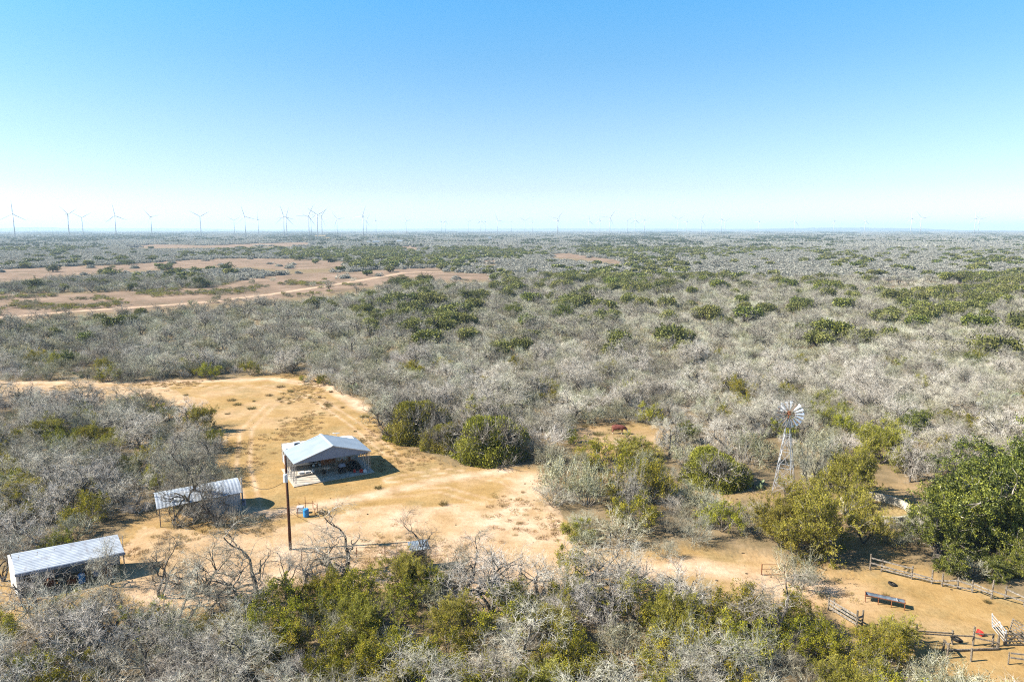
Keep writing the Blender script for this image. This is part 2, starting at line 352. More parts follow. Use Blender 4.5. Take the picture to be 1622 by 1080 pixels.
    olive = ramp(fine, (.3, (.17,.13,.055)), (.7, (.36,.26,.12)), k=.8); om = ramp(noise(.13, 8, .75, 55), (.49, (0,0,0)), (.63, (.7,.7,.7)))
    open_ = mix(om, open_, olive)
    c1 = mix(sp.outputs[0], litter, open_)
    c2 = mix(sp.outputs[1], c1, brown)
    trm = n.new('ShaderNodeMath'); trm.operation = 'MULTIPLY'; l.new(sp.outputs[2], trm.inputs[0]); l.new(ramp(mid_, (.3, (.35,.35,.35)), (.6, (1,1,1))), trm.inputs[1])
    c3 = mix(trm.outputs[0], c2, pale)
    det = ramp(fine, (.25, (.50,.46,.42)), (.42, (.88,.86,.84)), (.62, (1.0,1.0,1.0)), (.8, (1.15,1.13,1.1)))
    c4 = mix(.9, c3, det, 'MULTIPLY')
    blot = ramp(noise(.75, 5, .7, 5), (.60, (1,1,1)), (.74, (.70,.64,.54)))
    c5 = mix(.3, c4, blot, 'MULTIPLY')
    l.new(c5, b.inputs['Base Color'])
    bu = n.new('ShaderNodeBump'); bu.inputs['Strength'].default_value = .7; bu.inputs['Distance'].default_value = .12; l.new(fine, bu.inputs['Height']); l.new(bu.outputs[0], b.inputs['Normal'])
    kindof(obj('ground', me), 'structure')
build_ground()

def build_hills():
    rng = random.Random(5)
    for (px, hpx, dist, wpx) in ((70, 2.2, 11000, 75), (210, 1.2, 12500, 180), (1330, 1.6, 12000, 160), (880, .5, 14000, 500)):
        W_ = wpx/FPX*dist; H_ = hpx/FPX*dist + CH*1.0; n_ = 60; V = []; F_ = []
        for i in range(n_+1):
            u = i/n_; h = H_*(math.sin(PI*u)**.45)*(1+.10*rng.uniform(-1, 1))
            x = (px-811)/FPX*dist + (u-.5)*2*W_
            V += [(x, dist-1200, 0), (x, dist-300, h*.75), (x, dist, max(h, .1)), (x, dist+900, 0)]
        for i in range(n_):
            for k in range(3): a = i*4+k; F_.append((a, a+4, a+5, a+1))
        me = bpy.data.meshes.new('hill'); me.from_pydata(V, [], F_); me.materials.append(M['ridge']); kindof(obj('hill', me), 'structure')
build_hills()

# ---------------------------------------------------------------- plants: vectorised branching
def unit(v): return v/np.maximum(np.linalg.norm(v, axis=-1, keepdims=True), 1e-9)
def march(p0, d0, L, seg, wob, up, rng):
    P = [p0]; d = unit(d0)
    for s in range(seg):
        d = d + wob*rng.randn(*d.shape); d[:, 2] += up; d = unit(d)
        P.append(P[-1] + d*(L/seg)[:, None])
    P = np.stack(P, 1); P[:, :, 2] = np.maximum(P[:, :, 2], 0.03); return P
def tubes(P, Rr, k, rng):
    N, n, _ = P.shape
    T = np.empty_like(P); T[:, 1:-1] = P[:, 2:]-P[:, :-2]; T[:, 0] = P[:, 1]-P[:, 0]; T[:, -1] = P[:, -1]-P[:, -2]; T = unit(T)
    ref = unit(rng.randn(N, 1, 3)); a = unit(np.cross(T, ref)); b = np.cross(T, a)
    g = np.arange(k)*2*PI/k
    V = P[:, :, None] + Rr[:, :, None, None]*(a[:, :, None]*np.cos(g)[None, None, :, None] + b[:, :, None]*np.sin(g)[None, None, :, None])
    i, s, j = np.meshgrid(np.arange(N), np.arange(n-1), np.arange(k), indexing='ij'); j2 = (j+1) % k; base = i*n*k
    F = np.stack([base+s*k+j, base+s*k+j2, base+(s+1)*k+j2, base+(s+1)*k+j], -1).reshape(-1, 4)
    return V.reshape(-1, 3), F
def spawn(P, Rr, M_, L, tmin, ang, rng, outward=0.0):
    N, n, _ = P.shape; idx = rng.randint(0, N, M_); t = (tmin + (1-tmin)*rng.rand(M_)**.8)*(n-1)*.999; s = t.astype(int); f = (t-s)[:, None]
    a, b = P[idx, s], P[idx, s+1]; p = a*(1-f)+b*f; tan = unit(b-a); r = Rr[idx, s]*(1-f[:, 0]) + Rr[idx, s+1]*f[:, 0]
    per = unit(np.cross(tan, rng.randn(M_, 3))); an = R(ang)*(1+.35*rng.randn(M_))[:, None]
    d = np.cos(an)*tan + np.sin(an)*per
    if outward: o = p.copy(); o[:, 2] *= .2; d = d + outward*unit(o)
    return p, d, L*(.6+.8*rng.rand(M_)), r
def skeleton(stems, levels, seed):
    """stems: dict(n,lean,L,r,seg,wob,up); levels: list of dict(n,L,seg,wob,up,ang,tmin,r,k)"""
    rng = np.random.RandomState(seed); s = stems; N = s['n']
    g = rng.rand()*6.28 + np.arange(N)*2*PI/N + rng.randn(N)*.3; le = R(s['lean'])*(.5+.9*rng.rand(N))
    d = np.stack([np.cos(g)*np.sin(le), np.sin(g)*np.sin(le), np.cos(le)], 1); p0 = np.stack([np.cos(g), np.sin(g), -g*0], 1)*s.get('spread', .08)
    P = march(p0, d, s['L']*(.75+.5*rng.rand(N)), s['seg'], s['wob'], s['up'], rng)
    Rr = s['r']*(.8+.4*rng.rand(N))[:, None]*np.linspace(1, .5, s['seg']+1)[None]
    out = [(P, Rr, s.get('k', 7))]
    for q in levels:
        p, d, L, r = spawn(P, Rr, q['n'], q['L'], q.get('tmin', .3), q['ang'], rng, q.get('out', 0))
        P2 = march(p, d, L, q['seg'], q['wob'], q['up'], rng)
        rb = np.minimum(q['r'], r*.8) if q.get('cl', True) else np.full(len(r), q['r'])
        Rr2 = rb[:, None]*np.linspace(1, .4, q['seg']+1)[None]
        out.append((P2, Rr2, q.get('k', 3)))
        if q.get('keep'): P = np.concatenate([P2]) ; Rr = Rr2
        else: P, Rr = P2, Rr2
    return out, rng
def leaf_quads(C, size, rng, elong=1.6, dirs=None):
    N = len(C); a = unit(rng.randn(N, 3)) if dirs is None else unit(dirs + .5*rng.randn(N, 3)); b = unit(np.cross(a, rng.randn(N, 3)))
    s = size*(.6+.8*rng.rand(N))[:, None]; a = a*s*elong*.5; b = b*s*.5
    V = np.stack([C-a, C+b, C+a, C-b], 1).reshape(-1, 3); F = np.arange(N*4).reshape(-1, 4)
    return V, F
def assemble(name, parts, mats):
    """parts: (V,F,mat index)"""
    Vs, Fs, Ms, o = [], [], [], 0
    for V, F, mi in parts: Vs.append(V); Fs.append(F+o); o += len(V); Ms.append(np.full(len(F), mi))
    return mesh_np(name, np.vstack(Vs), Fs, mats, np.concatenate(Ms))
def tip_points(P, n, jit, rng, tmin=.2):
    N, m, _ = P.shape; i = rng.randint(0, N, n); t = (tmin+(1-tmin)*rng.rand(n))*(m-1)*.999; s = t.astype(int); f = (t-s)[:, None]
    return P[i, s]*(1-f)+P[i, s+1]*f + rng.randn(n, 3)*jit, unit(P[i, s+1]-P[i, s])

# every plant maker returns (trunk mesh, crown mesh); nominal sizes in NOM
def bare_tree(seed, twig='twig', n4=2000, r4=.0064):
    sk, rng = skeleton(dict(n=2+seed % 2, lean=30, L=2.3, r=.15, seg=6, wob=.16, up=.03),
        [dict(n=9, L=2.5, seg=7, wob=.34, up=.05, ang=50, tmin=.4, r=.095, k=6), dict(n=44, L=1.55, seg=6, wob=.38, up=.03, ang=52, r=.046, k=4),
         dict(n=260, L=.95, seg=5, wob=.38, up=.03, ang=50, r=.0155, k=3), dict(n=n4, L=.6, seg=3, wob=.3, up=.02, ang=45, r=r4, k=3)], seed)
    T = [tubes(*sk[0], rng), tubes(*sk[1], rng)]; C = [tubes(*x, rng) for x in sk[2:]]
    tm = assemble('trunk', [(T[0][0], T[0][1], 0), (T[1][0], T[1][1], 0)], [M['trunk']])
    cm = assemble('crown', [(C[0][0], C[0][1], 0), (C[1][0], C[1][1], 0), (C[2][0], C[2][1], 1)], [M['limb'], M[twig]])
    return tm, cm
def bare_bush(seed, twig='twig', n3=1200, r3=.0072):
    sk, rng = skeleton(dict(n=13, lean=48, L=1.7, r=.035, seg=5, wob=.16, up=.05, spread=.3, k=4),
        [dict(n=110, L=1.05, seg=4, wob=.22, up=.06, ang=32, r=.017, k=3), dict(n=700, L=.62, seg=3, wob=.25, up=.05, ang=36, r=.010, k=3), dict(n=n3, L=.4, seg=2, wob=.25, up=.05, ang=38, r=r3, k=3)], seed)
    tm = assemble('stems', [(*tubes(*sk[0], rng), 0)], [M['limb']])
    cm = assemble('branches', [(*tubes(*x, rng), 0) for x in sk[1:]], [M[twig]])
    return tm, cm
def leafy_bush(seed, leaf='leaf_olive', nl=10000, size=.065, twig='limb'):
    sk, rng = skeleton(dict(n=12, lean=46, L=2.1, r=.05, seg=5, wob=.14, up=.04, spread=.3, k=4),
        [dict(n=80, L=1.2, seg=4, wob=.22, up=.06, ang=34, r=.022, k=3, tmin=.35), dict(n=420, L=.6, seg=3, wob=.3, up=.06, ang=42, r=.010, k=3)], seed)
    C, D = tip_points(sk[2][0], nl, .09, rng); C[:, 2] = np.maximum(C[:, 2], .05)
    tm = assemble('stems', [(*tubes(*x, rng), 0) for x in sk[:1]], [M[twig]])
    cm = assemble('foliage', [(*tubes(*sk[1], rng), 0), (*tubes(*sk[2], rng), 0), (*leaf_quads(C, size, rng), 1)], [M[twig], M[leaf]])
    return tm, cm
def mixed_bush(seed, nl=3200, size=.06):
    sk, rng = skeleton(dict(n=12, lean=45, L=1.8, r=.04, seg=5, wob=.18, up=.05, spread=.3, k=4),
        [dict(n=100, L=1.1, seg=4, wob=.24, up=.05, ang=36, r=.018, k=3), dict(n=700, L=.6, seg=3, wob=.28, up=.05, ang=38, r=.009, k=3)], seed)
    C, D = tip_points(sk[2][0][:420], nl, .08, rng)
    tm = assemble('stems', [(*tubes(*sk[0], rng), 0)], [M['limb']])
    cm = assemble('foliage', [(*tubes(*sk[1], rng), 0), (*tubes(*sk[2], rng), 0), (*leaf_quads(C, size, rng), 1)], [M['twig_grey'], M['leaf_grey']])
    return tm, cm
def huisache(seed, nl=36000, leaf='leaf_huis'):
    sk, rng = skeleton(dict(n=4, lean=34, L=2.4, r=.10, seg=5, wob=.14, up=.05, spread=.12, k=6),
        [dict(n=34, L=2.0, seg=5, wob=.18, up=.04, ang=44, r=.05, k=4, tmin=.15), dict(n=330, L=1.25, seg=4, wob=.2, up=.10, ang=36, r=.02, k=3, tmin=.2),
         dict(n=2200, L=.62, seg=3, wob=.22, up=.10, ang=38, r=.008, k=3)], seed)
    C, D = tip_points(sk[3][0], nl, .06, rng)
    tm = assemble('trunk', [(*tubes(*x, rng), 0) for x in sk[:2]], [M['trunk']])
    cm = assemble('crown', [(*tubes(*sk[2], rng), 0), (*tubes(*sk[3], rng), 0), (*leaf_quads(C, .042, rng, 3.6, D), 1)], [M['limb'], M[leaf]])
    return tm, cm
def dome(seed, nl=70000, leaf='leaf_dome'):
    sk, rng = skeleton(dict(n=40, lean=60, L=1.6, r=.05, seg=5, wob=.10, up=.03, spread=.5, k=4), [dict(n=500, L=.9, seg=4, wob=.2, up=.05, ang=38, r=.02, k=3, tmin=.35), dict(n=2200, L=.5, seg=3, wob=.22, up=.08, ang=40, r=.008, k=3)], seed)
    lobes = unit(rng.randn(26, 3)*np.array([1, 1, .6])); lobes[:, 2] = np.abs(lobes[:, 2]); la = rng.rand(26)*.34
    d = unit(rng.randn(nl, 3)); d[:, 2] = np.abs(d[:, 2]); bump = (np.clip((d @ lobes.T - .86)/.14, 0, 1)*la).max(1)
    C = d*((.42+.58*rng.rand(nl)**.33)*(.82+bump))[:, None]*np.array([2.3, 2.3, 2.15]) + rng.randn(nl, 3)*.06; C[:, 2] = np.maximum(C[:, 2]-.1, .04)
    keep = (np.sin(C[:, 0]*4.1+seed)+np.sin(C[:, 1]*3.7)+np.sin(C[:, 2]*4.6)+rng.randn(nl)*.9) > -1.15; C = C[keep]
    tm = assemble('stems', [(*tubes(*sk[0], rng), 0)], [M['limb']])
    cm = assemble('foliage', [(*tubes(*sk[1], rng), 0), (*tubes(*sk[2], rng), 0), (*leaf_quads(C, .05, rng, 2.4, unit(C+np.array([0, 0, 1.]))), 1)], [M['limb'], M[leaf]])
    return tm, cm
def round_oak(seed, leaf, nl=3400, size=.2, w_=2.6, h_=3.4):
    rng = np.random.RandomState(seed); C = []
    for k in range(9):
        g = rng.rand()*6.28; q = rng.rand()**.6*w_*.62; c = np.array([q*math.cos(g), q*math.sin(g), h_*(.42+.30*rng.rand()*(1-q/w_))]); rr = w_*(.28+.2*rng.rand())
        d = unit(rng.randn(nl//9, 3)); C.append(c + d*(rr*(.45+.55*rng.rand(nl//9)**.6))[:, None]*np.array([1, 1, .85]) + rng.randn(nl//9, 3)*.16)
    C = np.vstack(C); C[:, 2] = np.maximum(C[:, 2], .15); V, F = leaf_quads(C, size, rng, 1.3)
    sk, r2 = skeleton(dict(n=3, lean=30, L=2.0, r=.16, seg=4, wob=.12, up=.03, k=5), [dict(n=14, L=1.4, seg=4, wob=.2, up=.03, ang=50, r=.06, k=3)], seed)
    return assemble('round_oak', [(V, F, 0)] + [(*tubes(*x, r2), 1) for x in sk], [M[leaf], M['trunk']])
def oak(seed, nl=52000, size=.085, leaf='leaf_oak', clumps=210):
    sk, rng = skeleton(dict(n=2, lean=16, L=2.3, r=.28, seg=5, wob=.10, up=.02, k=8),
        [dict(n=16, L=3.1, seg=6, wob=.22, up=.0, ang=64, r=.13, k=5, tmin=.3, out=.4), dict(n=clumps, L=1.7, seg=5, wob=.26, up=.05, ang=46, r=.045, k=3), dict(n=clumps*9, L=.6, seg=3, wob=.3, up=.06, ang=46, r=.014, k=3)], seed)
    C, D = tip_points(sk[3][0], nl, .10, rng); 
    tm = assemble('trunk', [(*tubes(*x, rng), 0) for x in sk[:2]], [M['trunk']])
    cm = assemble('crown', [(*tubes(*sk[2], rng), 0), (*leaf_quads(C, size, rng, 1.3), 1)], [M['limb'], M[leaf]])
    return tm, cm
def joined(a, b, name):
    """one mesh of trunk + crown for the far repeats"""
    def get(me):
        V = np.empty(len(me.vertices)*3, np.float32); me.vertices.foreach_get('co', V)
        L = np.empty(len(me.loops), np.int32); me.loops.foreach_get('vertex_index', L)
        mi = np.empty(len(me.polygons), np.int32); me.polygons.foreach_get('material_index', mi); return V.reshape(-1, 3), L.reshape(-1, 4), mi
    Va, Fa, ma = get(a); Vb, Fb, mb = get(b); mats = list(a.materials) + list(b.materials)
    return mesh_np(name, np.vstack([Va, Vb]), [Fa, Fb+len(Va)], mats, np.concatenate([ma, mb+len(a.materials)]))
def shell_points(n, rx, rz, rng):
    d = unit(rng.randn(n, 3)); d[:, 2] = np.abs(d[:, 2]); r = (.55+.45*rng.rand(n)**.5)[:, None]
    return d*r*np.array([rx, rx, rz])
def far_bush(seed, mt, n=420, size=.34, w_=2.6, h_=3.6, el=2.2, name='far_bush'):
    rng = np.random.RandomState(seed); C = []
    for k in range(5): C.append(shell_points(n//5, w_*.62, h_*(.55+.45*rng.rand()), rng) + np.array([*(rng.randn(2)*w_*.42), 0]))
    C = np.vstack(C); V, F = leaf_quads(C, size, rng, el)
    return assemble(name, [(V, F, 0)], [mt])

VAR = {}
VAR['bare'] = [bare_tree(s, t) for s, t in ((11, 'twig'), (12, 'twig_white'), (13, 'twig_grey'), (14, 'twig_dark'), (15, 'twig_white'), (16, 'twig'))]
VAR['bush'] = [bare_bush(s, t) for s, t in ((21, 'twig'), (22, 'twig_white'), (23, 'twig_grey'), (24, 'twig_dark'))]
VAR['mixed'] = [mixed_bush(s) for s in (31, 32, 33)]
VAR['olive'] = [leafy_bush(s) for s in (41, 42, 43)]
VAR['huis'] = [huisache(s) for s in (51, 52)]
VAR['dome'] = [dome(s) for s in (55, 56)]
VAR['oak'] = [oak(s) for s in (61, 62, 63)]
def extent(pair):
    V = []
    for me in pair:
        a = np.empty(len(me.vertices)*3, np.float32); me.vertices.foreach_get('co', a); V.append(a.reshape(-1, 3))
    V = np.vstack(V); r = np.percentile(np.hypot(V[:, 0], V[:, 1]), 96); return 2*r, np.percentile(V[:, 2], 99.5)
NOM = {k: [extent(p) for p in v] for k, v in VAR.items()}
print('NOM', {k: [tuple(round(float(x), 1) for x in e) for e in v] for k, v in NOM.items()})

NAMES = {'bare': ('bare_tree', 'tree'), 'bush': ('bare_bush', 'bush'), 'mixed': ('scrub_bush', 'bush'), 'olive': ('leafy_shrub', 'shrub'), 'huis': ('feathery_shrub', 'shrub'), 'oak': ('oak_tree', 'tree'), 'dome': ('dense_bush', 'bush')}
def plant(kind, v, x, y, wid, hei, rz, label, group=None, name=None):
    """a plant thing with its parts, scaled to the width and height wanted"""
    tm, cm = VAR[kind][v]; W_, H_ = NOM[kind][v]; nm, cat = NAMES[kind]
    o = thing(name or nm, label, cat, (x, y, 0), rz, group); o.scale = (wid/W_, wid/W_, hei/H_)
    for me in (tm, cm): obj(me.name.split('.')[0], me, o)
    return o
KEEPOUT = []; PLACED = []   # footprints of hand-placed plants
def hand(kind, v, px, pb, wpx, hpx, label, group=None, name=None, rz=None):
    x, y = G(px, pb); d = math.hypot(x, y); dep = y*cP + CH*sP
    wid = wpx/FPX*dep; 
    # the base stands a little behind the lowest visible foliage
    y2 = y + wid*.32; x2 = x*(y2/y); hei = max(.6, HT(pb-hpx, y2)*.98)
    PLACED.append((x2, y2, wid*.42))
    return plant(kind, v, x2, y2, wid, hei, rz if rz is not None else (px*7 % 628)/100., label, group, name)

# ================================================================ BUILDINGS AND OBJECTS
# ---- open carport
def carport():
    W_, D, HE, HR = 9.6, 5.5, 2.95, 4.4
    o = thing('carport', 'open carport with pale metal gable roof on lattice steel posts beside the clearing', 'carport', (-27.25, 82.05, 0), R(30.2))
    rf = MB(); ov = .25
    for a, b in ((-ov, W_/2), (W_+ov, W_/2)):
        dz = (HR-HE)/(W_/2)*ov
        rf.sheet((a, -ov, HE-dz+.12), (a, D+ov, HE-dz+.12), (b, -ov, HR+.12), (b, D+ov, HR+.12), nu=22, wave=.022, th=.03)
    r = rf.put('roof', M['roof_white'], o)
    rc = MB(); rc.sheet((W_/2-.22, -ov-.02, HR+.11), (W_/2-.22, D+ov+.02, HR+.11), (W_/2, -ov-.02, HR+.19), (W_/2, D+ov+.02, HR+.19), th=.02)
    rc.sheet((W_/2+.22, -ov-.02, HR+.11), (W_/2+.22, D+ov+.02, HR+.11), (W_/2, -ov-.02, HR+.19), (W_/2, D+ov+.02, HR+.19), th=.02)
    rc.put('ridge_cap', M['roof_galv'], r)
    for yy in (-.04, D+.04):
        g = MB(); n_ = 40; vs = []; fs = []
        for i in range(n_+1):
            x = W_*i/n_; top = HE + (HR-HE)*(1-abs(x-W_/2)/(W_/2)); wv = (.02 if i % 2 else 0)
            vs += [(x, yy-wv, HE-.12), (x, yy-wv, top+.02), (x, yy+.03-wv, HE-.12), (x, yy+.03-wv, top+.02)]
        for i in range(n_):
            a = i*4; fs += [(a, a+4, a+5, a+1), (a+2, a+3, a+7, a+6), (a, a+2, a+6, a+4)]
        g.add(vs, fs); g.put('gable_panel', M['gable'], o)
        t = MB(); t.beam((-ov, yy-.09, HE-.02), (W_/2, yy-.09, HR+.1), .04, .14); t.beam((W_/2, yy-.09, HR+.1), (W_+ov, yy-.09, HE-.02), .04, .14); t.put('barge_trim', M['white'], o)
    for x in (0.0, W_):
        h = MB(); h.beam((x, 0, HE-.05), (x, D, HE-.05), .09, .12); h.put('header_beam', M['steel'], o)
        for i in range(7):
            y = .06 + i*(D-.12)/6; p = MB()
            for dx in (-.14, .14): p.beam((x+dx*.8, y, .1), (x+dx*.8, y, HE-.1), .045)
            for k in range(5): p.beam((x-.11, y, .35+k*.55), (x+.11, y, .35+k*.55), .035)
            p.put('lattice_post', M['steel'], o)
    for x in (W_*.25, W_*.75):
        b = MB(); b.beam((x, 0, HE+.45), (x, D, HE+.45), .08, .08); b.put('purlin', M['steel'], o)
    s = MB(); s.box((W_/2+.1, D/2+.55, .06), (W_+.9, D+1.9, .12)); kindof(s.put('concrete_slab', M['concrete'], None, (-27.25, 82.05, 0), R(30.2)), 'structure')
    for i, (wd, col, lab) in enumerate(((.5, 'wood_pale', 'rough pale timber edging board laid across the carport floor'),)):
        k = MB(); k.box((W_*.45, 2.75, .22), (7.6, .32, .2)); tag(k.put('timber_step', M[col], None, (-27.25, 82.05, 0), R(30.2)), lab, 'step')
    return o
carport()
CA = R(30.2)
def cp(u, v, z=0.12): return (-27.25+u*math.cos(CA)-v*math.sin(CA), 82.05+u*math.sin(CA)+v*math.cos(CA), z)

def trailer():
    o = thing('travel_trailer', 'long white travel trailer parked behind and under the metal carport', 'travel trailer', (-26.0, 90.2, .05), R(25))
    L, W_, H_ = 10.3, 2.5, 3.0; z0 = .65
    prof = [(-L/2, z0), (L/2-1.0, z0), (L/2-.1, z0+.55), (L/2, z0+1.3), (L/2-.25, z0+2.0), (L/2-.9, z0+2.45), (L/2-1.4, z0+2.55), (-L/2+.15, z0+2.55), (-L/2, z0+2.4)]
    b = MB(); n_ = len(prof); vs = [(x, y, z) for y in (-W_/2, W_/2) for x, z in prof]
    fs = [tuple(range(n_)), tuple(range(2*n_-1, n_-1, -1))] + [(i, i+n_, (i+1) % n_+n_, (i+1) % n_) for i in range(n_)]
    b.add(vs, fs); body = b.put('body', M['plastic_white'], o)
    st = MB(); st.box((-.3, -W_/2-.012, z0+.32), (L-1.0, .02, .5)); st.put('lower_panel', M['beige'], o)
    for wx, ww in ((-3.4, 1.1), (-1.2, 1.3), (1.4, .9), (3.3, .8)):
        w1 = MB(); w1.box((wx, -W_/2-.02, z0+1.55), (ww, .03, .62)); fr = w1.put('window', M['dark'], o)
        w2 = MB(); w2.box((wx, -W_/2-.04, z0+1.55), (ww-.14, .02, .48)); w2.put('pane', M['glass'], fr)
    w1 = MB(); w1.box((-L/2-.02, 0, z0+1.6), (.03, 1.2, .6)); w1.put('window', M['glass'], o)
    d = MB(); d.box((2.4, -W_/2-.025, z0+1.05), (.7, .03, 1.85)); dd = d.put('door', M['white'], o)
    h = MB(); h.box((2.14, -W_/2-.06, z0+1.0), (.05, .04, .16)); h.put('handle', M['dark'], dd)
    for ax in (-3.4, .9):
        a = MB(); a.box((ax, 0, z0+2.74), (1.0, .75, .34), taper=.8); ac = a.put('air_conditioner', M['white'], o)
        g = MB(); g.box((ax, -.33, z0+2.72), (.6, .12, .16)); g.put('grille', M['dark'], ac)
    v = MB(); v.box((-1.2, .3, z0+2.62), (.4, .4, .14)); v.put('roof_vent', M['white'], o)
    an = MB(); an.tube([(2.0, .6, z0+2.5), (2.0, .6, z0+3.25)], .025, 6); an.box((2.0, .6, z0+3.28), (.95, .12, .06)); an.box((1.6, .6, z0+3.33), (.12, .4, .05)); an.put('antenna', M['white'], o)
    la = MB()
    for yy in (.35, .8): la.tube([(-L/2-.14, yy, z0+.2), (-L/2-.14, yy, z0+2.75), (-L/2+.5, yy, z0+2.8)], .022, 6)
    for k in range(7): la.tube([(-L/2-.14, .35, z0+.4+k*.35), (-L/2-.14, .8, z0+.4+k*.35)], .018, 6)
    la.put('ladder', M['steel'], o)
    for wx in (-1.55, -.7):
        for sy in (-1, 1):
            t = MB(); t.lathe((0,0,0), [(.2, -.11), (.35, -.1), (.37, -.05), (.37, .05), (.35, .1), (.2, .11)], 20)
            ty = t.put('tyre', M['rubber'], None); wh = obj('wheel', MB().lathe((0,0,0), [(.0, .09), (.06, .1), (.14, .06), (.21, .09), (.21, -.09), (0, -.05)], 16).mesh('rim', M['white']), o, (wx, sy*(W_/2-.1), .37))
            wh.rotation_euler = (R(90)*sy*1.0, 0, 0); ty.parent = wh
    f = MB(); f.box((-1.1, -W_/2-.05, .86), (2.1, .16, .12)); f.put('wheel_arch', M['dark'], o)
    aw = MB(); aw.tube([(-4.3, -W_/2-.1, z0+2.4), (3.2, -W_/2-.1, z0+2.4)], .07, 8); aw.put('rolled_awning', M['beige'], o)
    hi = MB(); hi.beam((L/2-1.2, -.7, .7), (L/2+1.1, 0, .6), .09); hi.beam((L/2-1.2, .7, .7), (L/2+1.1, 0, .6), .09); hi.tube([(L/2+.8, 0, .0), (L/2+.8, 0, .95)], .05, 8); hi.put('hitch', M['dark'], o)
    for tx, ty_ in ((L/2+.25, -.18), (L/2+.25, .18)):
        t = MB(); t.lathe((tx, ty_, .68), [(0, .0), (.15, .03), (.16, .1), (.16, .42), (.1, .52), (0, .54)], 12); t.put('gas_bottle', M['white'], o)
    for sx in (-3.9, 3.0):
        j = MB(); j.tube([(sx, -1.0, 0), (sx, -1.0, .75)], .04, 6); j.put('stabiliser_jack', M['dark'], o)
trailer()

